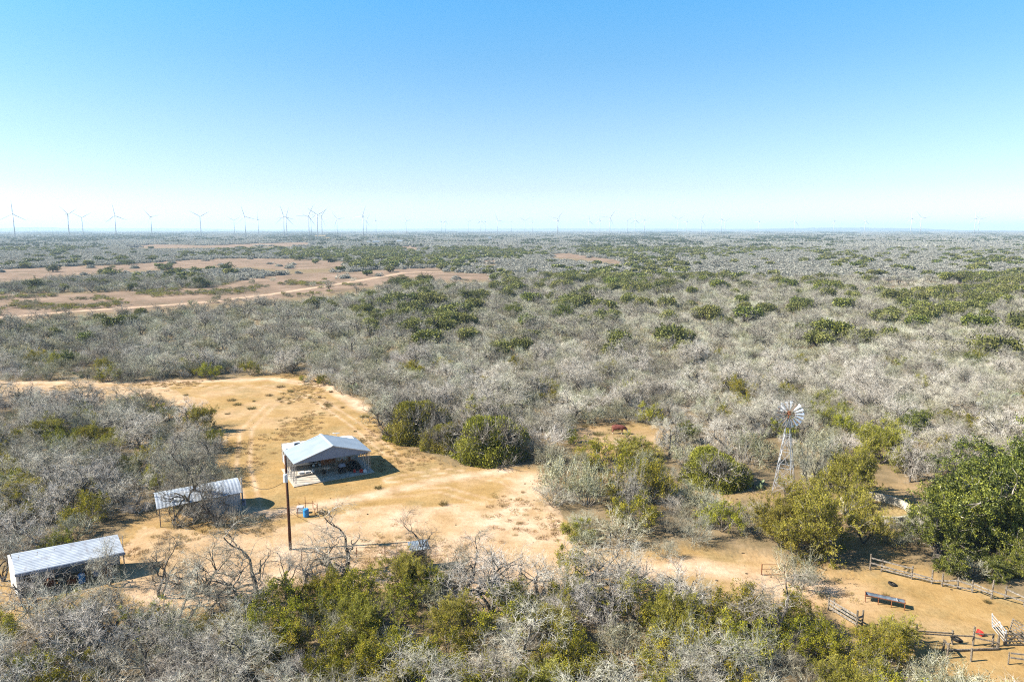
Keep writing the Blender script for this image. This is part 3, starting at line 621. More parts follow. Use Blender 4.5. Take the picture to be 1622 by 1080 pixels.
# ---- what stands under the carport
def under_carport():
    x, y, z = cp(4.7, 3.5)
    o = thing('round_stool', 'round stool with cream seat on a thin pedestal under the carport', 'stool', cp(4.55, 2.2), CA)
    b = MB(); b.lathe((0,0,0), [(0, .86), (.42, .86), (.44, .8), (.42, .74), (0, .74)], 20); b.put('seat', M['beige'], o)
    b = MB(); b.tube([(0,0,0), (0,0,.74)], .04, 8); b.beam((-.3,0,.04), (.3,0,.04), .05); b.beam((0,-.3,.04), (0,.3,.04), .05); b.put('leg', M['steel'], o)
    o = thing('charcoal_grill', 'low black kettle grill on legs in front of the cream stool', 'grill', cp(3.9, 1.35), CA)
    b = MB(); b.lathe((0,0,.55), [(0, -.28), (.2, -.22), (.33, -.05), (.36, .02), (.3, .2), (.14, .3), (0, .32)], 18); b.put('bowl', M['dark'], o)
    for k in range(3):
        b = MB(); g = k*2.1; b.tube([(.28*math.cos(g), .28*math.sin(g), 0), (.15*math.cos(g), .15*math.sin(g), .42)], .02, 6); b.put('leg', M['dark'], o)
    o = thing('barrel_smoker', 'tall dark barbecue cabinet with tapered hood under the carport', 'barbecue', cp(6.3, 1.35), CA+.2)
    b = MB(); b.box((0,0,.5), (.85,.62,.8)); b.put('cabinet', M['dark'], o)
    b = MB(); b.box((0,0,1.12), (.85,.62,.42), taper=.62); hh = b.put('hood', M['gable'], o)
    b = MB(); b.tube([(.2,.1,1.3), (.2,.1,1.7)], .05, 8); b.put('chimney', M['dark'], hh)
    b = MB(); b.box((.62,0,.82), (.4,.5,.04)); b.put('side_shelf', M['dark'], o)
    o = thing('leaning_panel', 'rust brown sheet panel propped against the side of the white trailer', 'panel', cp(5.4, 4.55), CA)
    b = MB(); b.beam((0, .25, .35), (0, .42, 1.85), 2.0, .05); b.put('panel', M['brown'], o); b = MB(); b.beam((-.5, -.2, 0), (-.5, .4, 1.5), .05); b.beam((.6, -.2, 0), (.6, .4, 1.5), .05); b.put('prop', M['wood'], o)
    o = thing('stepladder', 'open aluminium stepladder by the right hand posts of the carport', 'ladder', cp(9.2, 1.0), CA+.5)
    for s in (-1, 1):
        b = MB()
        for dx in (-.22, .22): b.beam((dx, s*.42, 0), (dx*.7, s*.04, 1.9), .05, .03)
        for k in range(6): f = k/6.5; b.beam((-.22+.066*f, s*(.42-.38*f), .25+1.55*f), (.22-.066*f, s*(.42-.38*f), .25+1.55*f), .06, .03)
        b.put('rail_side', M['tin'], o)
    o = thing('tarp_heap', 'dark tarpaulin thrown over a heap of gear inside the carport', 'tarpaulin', cp(8.15, 2.4), CA)
    rng = random.Random(4); b = MB(); n_ = 14
    for i in range(n_+1):
        for j in range(n_+1):
            u, v = i/n_*2-1, j/n_*2-1; hgt = max(0, 1-u*u)**.5*max(0, 1-v*v)**.5
            b.v.append((u*.95, v*1.25, .03+.95*hgt*(.75+.35*rng.random())))
    for i in range(n_):
        for j in range(n_): a = i*(n_+1)+j; b.f.append((a, a+n_+1, a+n_+2, a+1)); b.m.append(0)
    b.put('cover', M['dark'], o)
    b = MB(); b.box((0,0,.3), (1.3,1.7,.56)); b.put('crate', M['wood'], o)
    for (u, v, lab, c) in ((7.75, .75, 'red fuel can on the slab nearest the barbecue cabinet', 'red'), (8.55, .3, 'red fuel can at the outer edge of the carport slab', 'red'), (9.0, .1, 'small white jug beside the outer fuel can', 'white')):
        o = thing('fuel_can' if c == 'red' else 'jug', lab, 'can' if c == 'red' else 'jug', cp(u, v), CA+u)
        b = MB(); b.box((0,0,.2), (.42,.26,.38), taper=.9); b.put('body', M[c], o)
        b = MB(); b.tube([(.12,0,.38), (.2,0,.5)], .04, 6); b.put('spout', M['dark'], o); b = MB(); b.beam((-.14,0,.46), (.06,0,.46), .04); b.beam((-.14,0,.36), (-.14,0,.46), .03); b.beam((.06,0,.36), (.06,0,.46), .03); b.put('handle', M[c], o)
    for (u, v, lab) in ((7.3, 3.6, 'copper coloured wicker chair back under the carport'), (8.4, 4.3, 'folding chair among the gear at the back of the carport')):
        o = thing('patio_chair', lab, 'chair', cp(u, v), CA+u)
        b = MB(); b.box((0,0,.45), (.5,.5,.06)); b.put('seat', M['brown'], o); b = MB(); b.beam((0,.26,.45), (0,.36,1.1), .5, .05); b.put('backrest', M['brown'], o)
        for dx in (-.22, .22):
            for dy in (-.22, .22): b = MB(); b.beam((dx,dy,0), (dx,dy,.45), .04); b.put('leg', M['dark'], o)
    for (u, v, s) in ((1.5, 3.4, .5), (2.3, 3.5, .4)):
        o = thing('storage_bin', 'pale plastic bin on the slab near the trailer wheels, %s one' % ('bigger' if s > .45 else 'smaller'), 'bin', cp(u, v), CA)
        b = MB(); b.box((0,0,s*.35), (s*1.3,s,s*.6), taper=1.05); b.put('tub', M['plastic_white'], o); b = MB(); b.box((0,0,s*.7), (s*1.45,s*1.12,.06)); b.put('lid', M['white'], o)
    o = thing('gas_bottle', 'small round white gas bottle standing in front of the trailer wheels', 'gas bottle', cp(2.9, 3.15), 0)
    b = MB(); b.lathe((0,0,0), [(.1,0), (.2,.05), (.22,.15), (.22,.35), (.14,.46), (0,.48)], 16); b.put('tank', M['white'], o); b = MB(); b.lathe((0,0,.46), [(.1,0), (.11,.12), (.09,.12), (.08,0)], 12); b.put('collar', M['white'], o)
    o = thing('spare_tyre', 'worn black tyre lying against the trailer wheels', 'tyre', cp(2.7, 3.75, .13), 0)
    b = MB(); b.lathe((0,0,.0), [(.2, .0), (.34, .0), (.38, .08), (.34, .2), (.2, .2), (.2, 0)], 20); b.put('tread', M['rubber'], o)
    b = MB(); b.lathe((0,0,.03), [(0, .1), (.1, .12), (.2, .14), (.2, .0), (0, .02)], 16); b.put('rim', M['white'], o)
under_carport()

# ---- long open shed on the left
def long_shed():
    zf, zr = 2.3, 3.0; FL, FR, RL, RR = (Vector((*G(24,909,zf), 0)), Vector((*G(197,874,zf), 0)), Vector((*G(17,877,zr), 0)), Vector((*G(186,846,zr), 0)))
    A, B = FL, FR; d = (B-A); L = d.length; rz = math.atan2(d.y, d.x)
    o = thing('open_shed', 'long low open-fronted shed with ribbed white metal roof and white end wall', 'shed', A, rz)
    def lo(v, z): v = v-A; return (v.x*math.cos(rz)+v.y*math.sin(rz), -v.x*math.sin(rz)+v.y*math.cos(rz), z)
    D = lo(RR, 0)[1]*.9
    b = MB(); b.sheet(lo(FL, zf), lo(RL, zr), lo(FR, zf), lo(RR, zr), nu=13, wave=.03, th=.02); b.put('roof', M['roof_galv'], o)
    b = MB(); b.box((L/2, -.03, zf-.14), (L+.1, .05, .24)); b.put('fascia', M['gable'], o)
    e0, e1 = Vector(lo(FL, 0)), Vector(lo(RL, 0)); e0 += Vector((.05, .02, 0)); e1 += Vector((-.25, 0, 0)); th = Vector((.16, .0, 0)); vs = [e0, e1, e1+Vector((0,0,zr-.05)), e0+Vector((0,0,zf-.05))]; vs += [v+th for v in vs]
    b = MB(); b.add([tuple(v) for v in vs], [(0,3,2,1), (4,5,6,7), (0,4,7,3), (1,2,6,5), (3,7,6,2), (0,1,5,4)]); b.put('end_wall', M['white'], o)
    rl = lo(RL, 0); rr_ = lo(RR, 0); b = MB(); b.sheet((rl[0], rl[1]-.1, 0), (rr_[0], rr_[1]-.1, 0), (rl[0], rl[1]-.099, zr-.1), (rr_[0], rr_[1]-.099, zr-.1), nu=30, wave=.02, th=.02); b.put('back_wall', M['roof_galv'], o)
    for i, x in enumerate((.06, 1.45, 2.75, 5.2, 6.6, L-.1)):
        b = MB(); b.beam((x, .1, 0), (x, .1, zf-.05), .10); b.put('post', M['wood_pale'], o)
        b = MB(); b.beam((x, 0, zf-.09), (x, D, zr-.12), .07); b.put('rafter', M['wood'], o)
    def sp(u, v, z=0): return (A.x+u*math.cos(rz)-v*math.sin(rz), A.y+u*math.sin(rz)+v*math.cos(rz), z)
    t = thing('plastic_drum', 'bright blue plastic drum standing in the open shed', 'drum', sp(4.75, .45), 0)
    b = MB(); b.lathe((0,0,0), [(.02,0), (.27,.02), (.29,.1), (.29,.4), (.3,.42), (.29,.46), (.29,.8), (.25,.88), (.02,.88)], 20); b.put('shell', M['blue'], t)
    b = MB(); b.tube([(.12,0,.88), (.12,0,.92)], .04, 8); b.put('bung', M['white'], t)
    rng = random.Random(8)
    for i, (u, v, c, s, lab) in enumerate(((1.0, 1.6, 'wood', .8, 'weathered plank crate deep in the long shed by its white wall'), (2.1, 1.2, 'rust', .6, 'rusty box between the first posts of the long shed'), (3.4, 1.4, 'wood', .7, 'weathered plank crate in the middle of the long shed'), (5.9, 1.3, 'blue', .45, 'blue bin at the far end of the long shed'), (6.7, .5, 'rust', .5, 'rusty box beside the last post of the long shed'), (4.0, .7, 'rust', .55, 'rusty box next to the blue drum in the shed'))):
        t = thing('crate' if c == 'wood' else ('bin' if c == 'blue' else 'metal_box'), lab, 'crate' if c == 'wood' else 'box', sp(u, v), rz+rng.uniform(-.5, .5))
        b = MB()
        for k in range(3): b.box((0, 0, s*(.17+.3*k)), (s*1.3, s, s*.26))
        b.put('side', M[c], t); b = MB(); b.box((0, 0, s*.94), (s*1.38, s*1.08, .05)); b.put('lid', M[c], t)
long_shed()

# ---- round-roofed shed behind the shaggy tree
def barrel_shed():
    A, B = Vector((-38.25, 69.95, 0)), Vector((-31.2, 74.5, 0)); d = B-A; L = d.length; rz = math.atan2(d.y, d.x); D = 3.9; zf = 2.2
    o = thing('arched_shed', 'small shed with a bowed galvanised roof half hidden behind a bare tree', 'shed', A, rz)
    b = MB(); b.sheet((-.2, -.2, zf), (L+.2, -.2, zf), (-.2, D+.2, zf), (L+.2, D+.2, zf), nu=24, wave=.02, th=.02, nv=12, bow=1.0); b.put('roof', M['roof_galv'], o)
    b = MB(); b.sheet((L*.42, 0, 0), (L, 0, 0), (L*.42, .001, zf), (L, .001, zf), nu=18, wave=.02, th=.02); b.put('front_wall', M['roof_galv'], o)
    for x in (L, L*.42):
        vs = []; n_ = 12
        for i in range(n_+1):
            v = i/n_; vs += [(x-.02, D*v, 0), (x-.02, D*v, zf+.95*math.sin(PI*v)-.03)]
        b = MB(); b.add(vs, [(i*2, i*2+2, i*2+3, i*2+1) for i in range(n_)]); b.put('end_wall', M['gable'], o)
    b = MB(); b.sheet((L*.42, D, 0), (L, D, 0), (L*.42, D+.001, zf), (L, D+.001, zf), nu=18, wave=.02, th=.02); b.put('back_wall', M['roof_galv'], o)
    for x, y in ((.05, 0), (1.45, 0), (.05, D), (1.45, D), (2.9, D)):
        b = MB(); b.beam((x, y, 0), (x, y, zf), .09); b.put('post', M['wood_pale'], o)
    b = MB(); b.beam((0, 0, zf-.06), (L, 0, zf-.06), .06, .12); b.put('header_beam', M['wood_pale'], o)
    t = thing('meter_pole', 'short pale pole with a grey electric meter box at the shed corner', 'pole', (-31.0, 74.55, 0))
    b = MB(); b.tube([(0,0,0), (-.03,0,3.9)], [.10,.08], 10); b.put('pole', M['concrete'], t)
    b = MB(); b.box((.18, -.12, 1.0), (.34, .2, .75)); bx = b.put('meter_box', M['gable'], t); b = MB(); b.lathe((.18, -.24, 1.2), [(0, -.1), (.1, -.08), (.1, .08), (0, .1)], 10); b.put('meter', M['glass'], bx)
    b = MB(); b.tube([(.1, -.1, 1.3), (.06, -.1, 3.7), (.1, -.1, 3.9)], .03, 6); b.put('conduit', M['steel'], t)
barrel_shed()

# ---- power pole
def power_pole():
    x, y = G(460, 870); o = thing('power_pole', 'tall dark wooden power pole with a white transformer can at the clearing edge', 'power pole', (x, y, 0)); zt = HT(722, y)
    b = MB(); b.tube([(0,0,0), (.02,0,zt*.5), (0,0,zt)], [.155,.135,.11], 10); b.put('pole', M['pole'], o, smooth=True)
    zc = HT(762, y)
    b = MB(); b.lathe((.02, -.32, zc), [(0,0), (.2,.02), (.22,.06), (.22,.78), (.18,.86), (0,.88)], 16); tr = b.put('transformer', M['white'], o, smooth=False)
    b = MB(); b.tube([(.02,-.32,zc+.86), (.02,-.32,zc+1.1)], [.05,.03], 8); b.put('bushing', M['concrete'], tr)
    b = MB(); b.beam((.02,-.1,zc+.5), (.02,-.3,zc+.5), .08); b.put('bracket', M['steel'], o)
    b = MB(); b.tube([(.2,-.05,zc+1.0), (.32,-.1,zc+1.2)], .03, 6); b.put('insulator', M['white'], o)
    c = MB(); p = Vector((x, y-.1, zc+.1)); q = Vector((-31.03, 74.5, 3.85)); pts = [p.lerp(q, t/14) - Vector((0,0,1.1*math.sin(PI*t/14))) for t in range(15)]
    c.tube(pts, .022, 5); tag(c.put('power_cable', M['dark']), 'thin sagging cable strung from the power pole to the shed meter pole', 'cable')
power_pole()

# ---- blue barrel with pipe cage
def well_corner():
    x, y = G(485, 818); t = thing('plastic_drum', 'light blue plastic drum standing alone in the clearing beside rusty pipes', 'drum', (x, y, 0))
    b = MB(); b.lathe((0,0,0), [(.02,0), (.29,.02), (.32,.1), (.32,.42), (.335,.45), (.32,.49), (.32,.85), (.27,.95), (.02,.95)], 20); b.put('shell', M['blue'], t); b = MB(); b.tube([(.12,0,.95), (.12,0,1.0)], .04, 8); b.put('bung', M['white'], t)
    x2, y2 = G(476, 812); b = MB(); b.box((0,0,.55), (.7,.5,.5)); t = thing('pump_box', 'small pale pump box on the blue drum side away from the carport', 'box', (x2, y2, 0)); b.put('housing', M['plastic_white'], t); b = MB(); b.box((0,0,.15), (.8,.6,.3)); b.put('plinth', M['concrete'], t)
    c = thing('pipe_cage', 'low rusty pipe railing round the blue drum', 'railing', (x, y, 0))
    P = [G(a, b_) for a, b_ in ((472,819),(474,808),(484,806),(496,806),(503,810),(499,818))]
    for i, (a, b_) in enumerate(P):
        h = 1.0 if i != 2 else 1.5; m = MB(); m.tube([(a-x, b_-y, 0), (a-x, b_-y, h)], .035, 6); m.put('upright', M['rust'], c)
    m = MB()
    for i in range(5): m.tube([(P[i][0]-x, P[i][1]-y, .75), (P[i+1][0]-x, P[i+1][1]-y, .7)], .03, 6)
    m.put('rail', M['rust'], c)
    for i, (a, b_) in enumerate(((505,815),(509,812),(514,814))):
        xx, yy = G(a, b_); m = MB(); n_ = 26; pts = [(.42*math.cos(k*2*PI/n_), .42*math.sin(k*2*PI/n_), .08+.1*abs(math.sin(k*.5+i))) for k in range(n_+1)]
        m.tube(pts, .035, 6); tag(m.put('hose_coil', M['dark'], None, (xx, yy, 0)), ('black hose loop on the ground next to the pipe railing', 'black hose loop lying farthest behind the blue drum', 'black hose loop lying farthest right of the blue drum')[i], 'hose', 'hose loops by the drum')
well_corner()

# ---- small stand with tin roof, at the clearing's near edge
def blind():
    x, y = G(664, 899); o = thing('feed_hutch', 'narrow dark timber hutch with a pale tin top at the near clearing edge', 'hutch', (x, y, 0), .3)
    b = MB(); 
    for i in range(7): b.box((-.55+i*.183, -.5, 1.15), (.15, .04, 1.9))
    b.put('front', M['wood'], o)
    b = MB(); b.box((0, .04, 1.25), (1.1, .95, 1.6)); b.put('box', M['dark'], o)
    for sx in (-.6, .6):
        for sy in (-.5, .5): b = MB(); b.beam((sx, sy, 0), (sx, sy, 2.2), .1); b.put('post', M['wood'], o)
    b = MB(); b.sheet((-.95, -.8, 2.2), (.95, -.8, 2.2), (-.95, .75, 2.45), (.95, .75, 2.45), nu=12, wave=.02, th=.02); b.put('roof', M['tin'], o)
    f = thing('pipe_rail_fence', 'long thin pipe rail fence running past the power pole foot to the tin-topped hutch', 'fence', (G(462,888)[0], G(462,888)[1], 0)); ox, oy = G(462, 888)
    pts = [(462,888),(478,887),(520,886),(565,884),(610,882),(650,880)]; Pw = [G(*p) for p in pts]
    for a, b_ in Pw[1:]: m = MB(); m.tube([(a-ox, b_-oy, 0), (a-ox, b_-oy, 1.15)], .04, 6); m.put('post', M['rust'], f)
    for z in (1.12,): m = MB(); m.tube([(a-ox, b_-oy, z) for a, b_ in Pw[1:]], .022, 6); m.put('rail', M['wood'], f)
blind()

# ---- water-pumping windmill
def windmill():
    cx, cy = 33.35, 79.7; HB = HT(656, cy-.6); o = thing('windmill', 'old galvanised farm windmill with many-bladed wheel on a tall lattice tower', 'windmill', (cx, cy, 0), R(-33))
    hs = 1.15; top = HB-.55
    def leg(i, z): s = hs*(1-z/top)+.12*(z/top); sx, sy = ((-1,-1),(1,-1),(1,1),(-1,1))[i]; return Vector((sx*s, sy*s, z))
    for i in range(4): b = MB(); b.beam(leg(i, 0), leg(i, top), .062); b.put('tower_leg', M['steel' if i != 0 else 'rust'] if i else M['steel'], o)
    for k, z in enumerate((1.6, 3.4, 5.4, 7.4)):
        if z > top-.5: continue
        b = MB()
        for i in range(4): b.beam(leg(i, z), leg((i+1) % 4, z), .04)
        b.put('girt', M['steel'], o)
    for z0, z1 in ((.2, 1.6), (1.6, 3.4), (3.4, 5.4), (5.4, 7.4)):
        b = MB()
        for i in range(4): b.beam(leg(i, z0), leg((i+1) % 4, z1), .028); b.beam(leg((i+1) % 4, z0), leg(i, z1), .028)
        b.put('cross_brace', M['steel'], o)
    b = MB(); b.box((0,0,top-1.15), (.95,.95,.05)); b.put('platform', M['wood'], o)
    b = MB(); b.tube([(0,0,.2), (0,0,top)], .03, 6); b.put('pump_rod', M['wood_pale'], o)
    b = MB(); b.tube([(0,0,top-.3), (0,0,HB-.1)], .06, 8); b.box((0,0,HB), (.3,.55,.38)); b.put('gearbox', M['rust'], o)
    # wheel, facing the camera
    wh = obj('wheel', None, o, (0,0,HB)); yaw = R(33) - math.atan2(cx, cy)*1.0 + R(8); wh.rotation_euler = (0,0,yaw)
    hb = MB(); hb.tube([(0,-.75,0), (0,-.3,0)], .12, 10); hb.put('hub', M['rust'], wh)
    rg = MB()
    for rr in (.72, 1.32):
        n_ = 36; rg.tube([(rr*math.cos(k*2*PI/n_), -.62+.03*(rr > 1), rr*math.sin(k*2*PI/n_)) for k in range(n_+1)], .018, 5, cap=False)
    for k in range(6): g = k*PI/3; rg.tube([(0,-.6,0), (1.32*math.cos(g), -.6, 1.32*math.sin(g))], .02, 5)
    rg.put('wheel_ring', M['rust'], wh)
    for k in range(18):
        if k == 4: continue
        g = R(90)-R(k*20-56); ca, sa = math.cos(g), math.sin(g); e = Vector((ca, 0, sa)); tv = Vector((-sa, 0, ca)); pit = R(32)
        a = tv*math.cos(pit) + Vector((0, 1, 0))*math.sin(pit); nn = e.cross(a).normalized(); b = MB(); vs = []
        for rr, ww in ((.62, .06), (1.1, .12), (1.62, .19)):
            for s, bow in ((-1, 0), (0, .03), (1, 0)): vs.append(e*rr + a*(ww*s) + Vector((0,-.6,0)) + nn*bow)
        vs += [v + nn*.012 for v in vs[:9]]
        fs = [(0,1,4,3),(1,2,5,4),(3,4,7,6),(4,5,8,7)]; fs += [tuple(i+9 for i in reversed(f)) for f in fs] + [(0,3,12,9),(3,6,15,12),(2,11,14,5),(5,14,17,8),(6,7,16,15),(7,8,17,16),(0,9,10,1),(1,10,11,2)]
        b.add(vs, fs); b.put('blade', M['blade'], wh)
    tl = obj('tail', None, o, (0,0,HB)); tl.rotation_euler = (0,0,yaw+R(12))
    b = MB(); b.beam((0,.2,0), (0,2.0,.05), .05); b.put('tail_boom', M['steel'], tl)
    b = MB(); b.add([(0,1.6,-.2),(0,1.6,.3),(0,2.9,.6),(0,2.9,-.5),(.012,1.6,-.2),(.012,1.6,.3),(.012,2.9,.6),(.012,2.9,-.5)], [(0,1,2,3),(7,6,5,4),(0,4,5,1),(1,5,6,2),(2,6,7,3),(3,7,4,0)]); b.put('tail_vane', M['roof_galv'], tl)
windmill()

# ---- round concrete water tank
def stock_tank():
    o = thing('stock_tank', 'round roofless concrete water tank between the feathery trees and the big oak', 'water tank', (41.3, 73.3, 0))
    b = MB(); b.lathe((0,0,0), [(3.75,0), (3.7,1.3), (3.5,1.31), (3.48,.35)], 56); b.put('wall', M['concrete_old'], o, smooth=False)
    b = MB(); b.lathe((0,0,0), [(0,.42), (1.5,.46), (3.49,.38)], 40); b.put('dry_bed', M['dirt_heap'], o)
stock_tank()

# ---- feed trough
def trough():
    (ax, ay), (bx, by) = G(1370, 953), G(1431, 966); L = math.hypot(bx-ax, by-ay)*1.03; rz = math.atan2(by-ay, bx-ax)
    o = thing('feed_trough', 'long narrow galvanised feed trough on a rusty frame in the small pen', 'trough', (ax, ay, 0), rz)
    b = MB(); n_ = 8; vs = []
    for x in (0, L):
        for k in range(n_+1): g = PI*k/n_; vs.append((x, .30-.30*math.cos(g)*1.0+.0, .68-.26*math.sin(g)))
        for k in range(n_+1): g = PI*k/n_; vs.append((x, .30-.285*math.cos(g), .682-.245*math.sin(g)))
    q = n_+1; fs = []
    for k in range(n_): fs += [(k, k+1, 2*q+k+1, 2*q+k), (q+k, 3*q+k, 3*q+k+1, q+k+1)]
    fs += [(0, 2*q, 3*q, q), (n_, q+n_, 3*q+n_, 2*q+n_)]
    b.add(vs, fs); b.put('basin', M['basin'], o)
    for x in (0.0, L):
        b = MB(); vs = [(x, .30-.30*math.cos(PI*k/n_), .68-.26*math.sin(PI*k/n_)) for k in range(n_+1)]; vs += [(x+.015, p[1], p[2]) for p in vs]
        b.add(vs, [tuple(range(q)), tuple(range(2*q-1, q-1, -1))]); b.put('end_plate', M['rust'], o)
    b = MB()
    for y in (-.01, .61): b.beam((-.05, y, .66), (L+.05, y, .66), .05)
    for x in (0, L): b.beam((x, 0, .66), (x, .6, .66), .05)
    b.put('frame', M['rust'], o)
    for i in range(4):
        for y in (0, .6): x = .02+i*(L-.04)/3; b = MB(); b.beam((x, y, 0), (x, y, .66), .06); b.put('leg', M['rust'], o)
    b = MB(); b.box((L*.8, .3, .66), (.03, .56, .06)); b.put('divider', M['white'], o)
trough()

# ---- pen fences
def fence(name, label, posts, rails, pm='wood', rm='wood_pale', jit=.0, pw=.15, rw=(.05, .12)):
    """posts: (px, py, top height); rails: list of (i, j, z_i, z_j)"""
    P = [(*G(a, b), h) for a, b, h in posts]; ox, oy = P[0][:2]; o = thing(name, label, 'fence', (ox, oy, 0)); rng = random.Random(len(posts))
    for x, y, h in P: b = MB(); b.tube([(x-ox, y-oy, 0), (x-ox+rng.uniform(-.05,.05), y-oy+rng.uniform(-.05,.05), h)], [pw*.55, pw*.48], 7); b.put('post', M[pm], o)
    for i, j, zi, zj in rails:
        a, c = P[i], P[j]; b = MB(); m_ = ((a[0]+c[0])/2-ox, (a[1]+c[1])/2-oy-.09, (zi+zj)/2-rng.uniform(0, .05))
        b.beam((a[0]-ox, a[1]-oy-.1, zi), m_, *rw); b.beam(m_, (c[0]-ox, c[1]-oy-.1, zj), *rw); b.put('rail', M[rm], o)
    return o
fence('board_fence', 'weathered plank fence with leaning rails in front of the big oak', [(1378,902,1.6),(1396,905,1.25),(1444,917,1.3),(1476,924,1.35),(1492,928,1.2),(1517,932,1.1),(1540,938,1.15),(1570,948,1.8),(1592,948,1.2),(1622,960,1.25),(1660,972,1.3)],
      [(0,2,1.25,1.1),(0,2,.75,.55),(1,2,.35,.3),(2,3,.65,.55),(2,3,.4,.3),(3,5,.35,.85),(4,6,.35,.3),(5,6,.8,.75),(6,7,.6,.5),(6,7,.9,.75),(7,9,.8,.5),(8,10,.95,.6),(9,10,.4,.4)])
fence('plank_fence', 'short dark plank fence under the yellow green bush by the trough', [(1312,966,1.2),(1320,969,1.2),(1357,993,1.5),(1365,991,1.4)], [(0,2,1.0,1.0),(0,2,.7,.65),(0,2,.35,.3),(2,3,.9,.95)], rw=(.04,.17))
fence('post_and_rail_fence', 'thin rail fence along the near side of the trough pen', [(1394,991,.75),(1449,1018,1.65),(1508,1020,1.2),(1541,1022,1.6),(1572,1024,1.1),(1581,1028,1.2)], [(0,1,.6,.85),(1,2,1.1,1.0),(1,3,.9,.85),(3,4,1.1,1.1),(3,5,.75,.6)], rm='wood', rw=(.05,.10))
fence('log_fence', 'low log rail fence nearest the camera beside the pale gate', [(1494,1031,1.0),(1500,1042,1.25),(1538,1047,1.1),(1579,1028,.9)], [(0,3,.15,.15),(0,1,.9,1.0)], rm='wood', rw=(.10,.12))
fence('corner_fence', 'pair of grey rails with thin posts beyond the low log fence at the frame corner', [(1597,1052,1.0),(1640,1056,1.0),(1680,1060,1.0)], [(0,1,1.0,.95),(0,1,.65,.6),(1,2,.95,.95)], pw=.10, rw=(.04,.12))
def panel(name, label, cat, pa, pb, h, n_, mt, lean=0.0, slat=.05, diag=True):
    (ax, ay), (bx, by) = G(*pa), G(*pb); L = math.hypot(bx-ax, by-ay); rz = math.atan2(by-ay, bx-ax); o = thing(name, label, cat, (ax, ay, 0), rz); k = math.tan(lean)
    b = MB()
    for x in (0, L): b.beam((x, 0, .08), (x, k*h, h), .08)
    b.put('stile', M[mt], o)
    for i in range(n_):
        z = .12 + (h-.16)*i/(n_-1); b = MB(); b.beam((0, k*z-.03, z), (L, k*z-.03, z), .03, slat*2); b.put('bar', M[mt], o)
    if diag: b = MB(); b.beam((0, .04, .1), (L/2, k*h+.04, h), .04, .08); b.beam((L/2, k*h+.04, h), (L, .04, .1), .04, .08); b.put('brace', M[mt], o)
    return o
panel('field_gate', 'pale grey slatted gate standing open and leaning at the end of the pen', 'gate', (1572,994), (1594,1021), 1.25, 5, 'grey_paint', R(-6), .026)
panel('loading_chute', 'dark plank cattle chute side just behind the pale gate', 'chute', (1598,1003), (1632,1026), 1.3, 6, 'wood', R(10))
panel('loading_chute', 'dark plank cattle chute side at the very edge of the pen', 'chute', (1590,1022), (1632,1022), 1.0, 4, 'wood', R(0))
panel('pipe_gate', 'small rusty pipe gate frame standing alone in the dirt lane', 'gate', (1206,911), (1242,911), 1.15, 3, 'rust', 0, .02, False)
x, y = G(966, 868); b = MB(); b.tube([(0,0,0), (.03,0,1.7)], .07, 7); b.beam((.02,-.06,1.2), (.02,-.2,1.2), .03); tag(b.put('fence_post', M['dark'], None, (x, y, 0)), 'lone dark fence post where the lane meets the clearing', 'post')
x, y = G(857, 842); 
def tub():
    x, y = G(1550, 1006); o = thing('feed_tub', 'bright red feed tub tipped over behind the pen rail', 'tub', (x, y, .1)); o.rotation_euler = (0, R(60), .4)
    MB().lathe((0,0,0), [(0,0), (.24,.01), (.28,.25), (.31,.27), (.27,.27), (.22,.04), (0,.03)], 22).put('shell', M['red'], o)
    MB().tube([(.28,0,.26), (.36,0,.24), (.36,.1,.24), (.28,.1,.26)], .015, 5).put('rope_handle', M['white'], o)
tub()
for (a, b_, s, lab) in ((1413, 926, .38, 'worn black tyre half sunk in the pen above the trough'), (1514, 1013, .42, 'worn black tyre lying between the rails of the near pen fence')):
    x, y = G(a, b_); o = thing('old_tyre', lab, 'tyre', (x, y, 0)); o.rotation_euler = (R(12), R(8), 1)
    MB().lathe((0,0,.02), [(s*.55,0), (s*.92,0), (s,.07), (s*.92,.17), (s*.55,.17), (s*.62,.09), (s*.55,0)], 22).put('tread', M['rubber'], o); MB().lathe((0,0,.05), [(0,.02), (s*.55,.05)], 18).put('inner_dirt', M['wood'], o)

# ---- scrap by the far thicket on the right
for (a, b_, l1, l2, lab) in ((1548, 646, 1.5, .9, 'white metal sheet lying flat among the grey brush'), (1578, 641, 2.4, .8, 'long pale sheet leaning in the brush next to the prickly pear')):
    x, y = G(a, b_); b = MB(); b.sheet((0,0,.5), (l1,0,.45), (0,l2,.9), (l1,l2,.95), nu=9, wave=.02, th=.02); tag(b.put('scrap_sheet', M['white'], None, (x, y, 0)), lab, 'metal sheet')
rng = random.Random(21)
for i, (a, b_, ln, an) in enumerate(((1478,640,3.2,.3),(1490,646,2.6,-.4),(1505,636,3.4,.9),(1517,640,2.2,-.9),(1500,650,3.6,.1),(1528,634,2.4,1.3))):
    x, y = G(a, b_); b = MB(); pts = [(ln*t*math.cos(an)*.25, ln*t*math.sin(an)*.25, .2+.25*t+.15*rng.uniform(-1,1)) for t in range(5)]; b.tube(pts, [.16,.14,.12,.09,.05], 7)
    tag(b.put('fallen_limb', M['trunk'], None, (x, y, 0)), ('leftmost', 'second', 'steepest', 'short', 'longest', 'rightmost')[i] + ' dead limb of the brush pile by the white sheet', 'fallen limb', 'dead limbs in the brush pile')

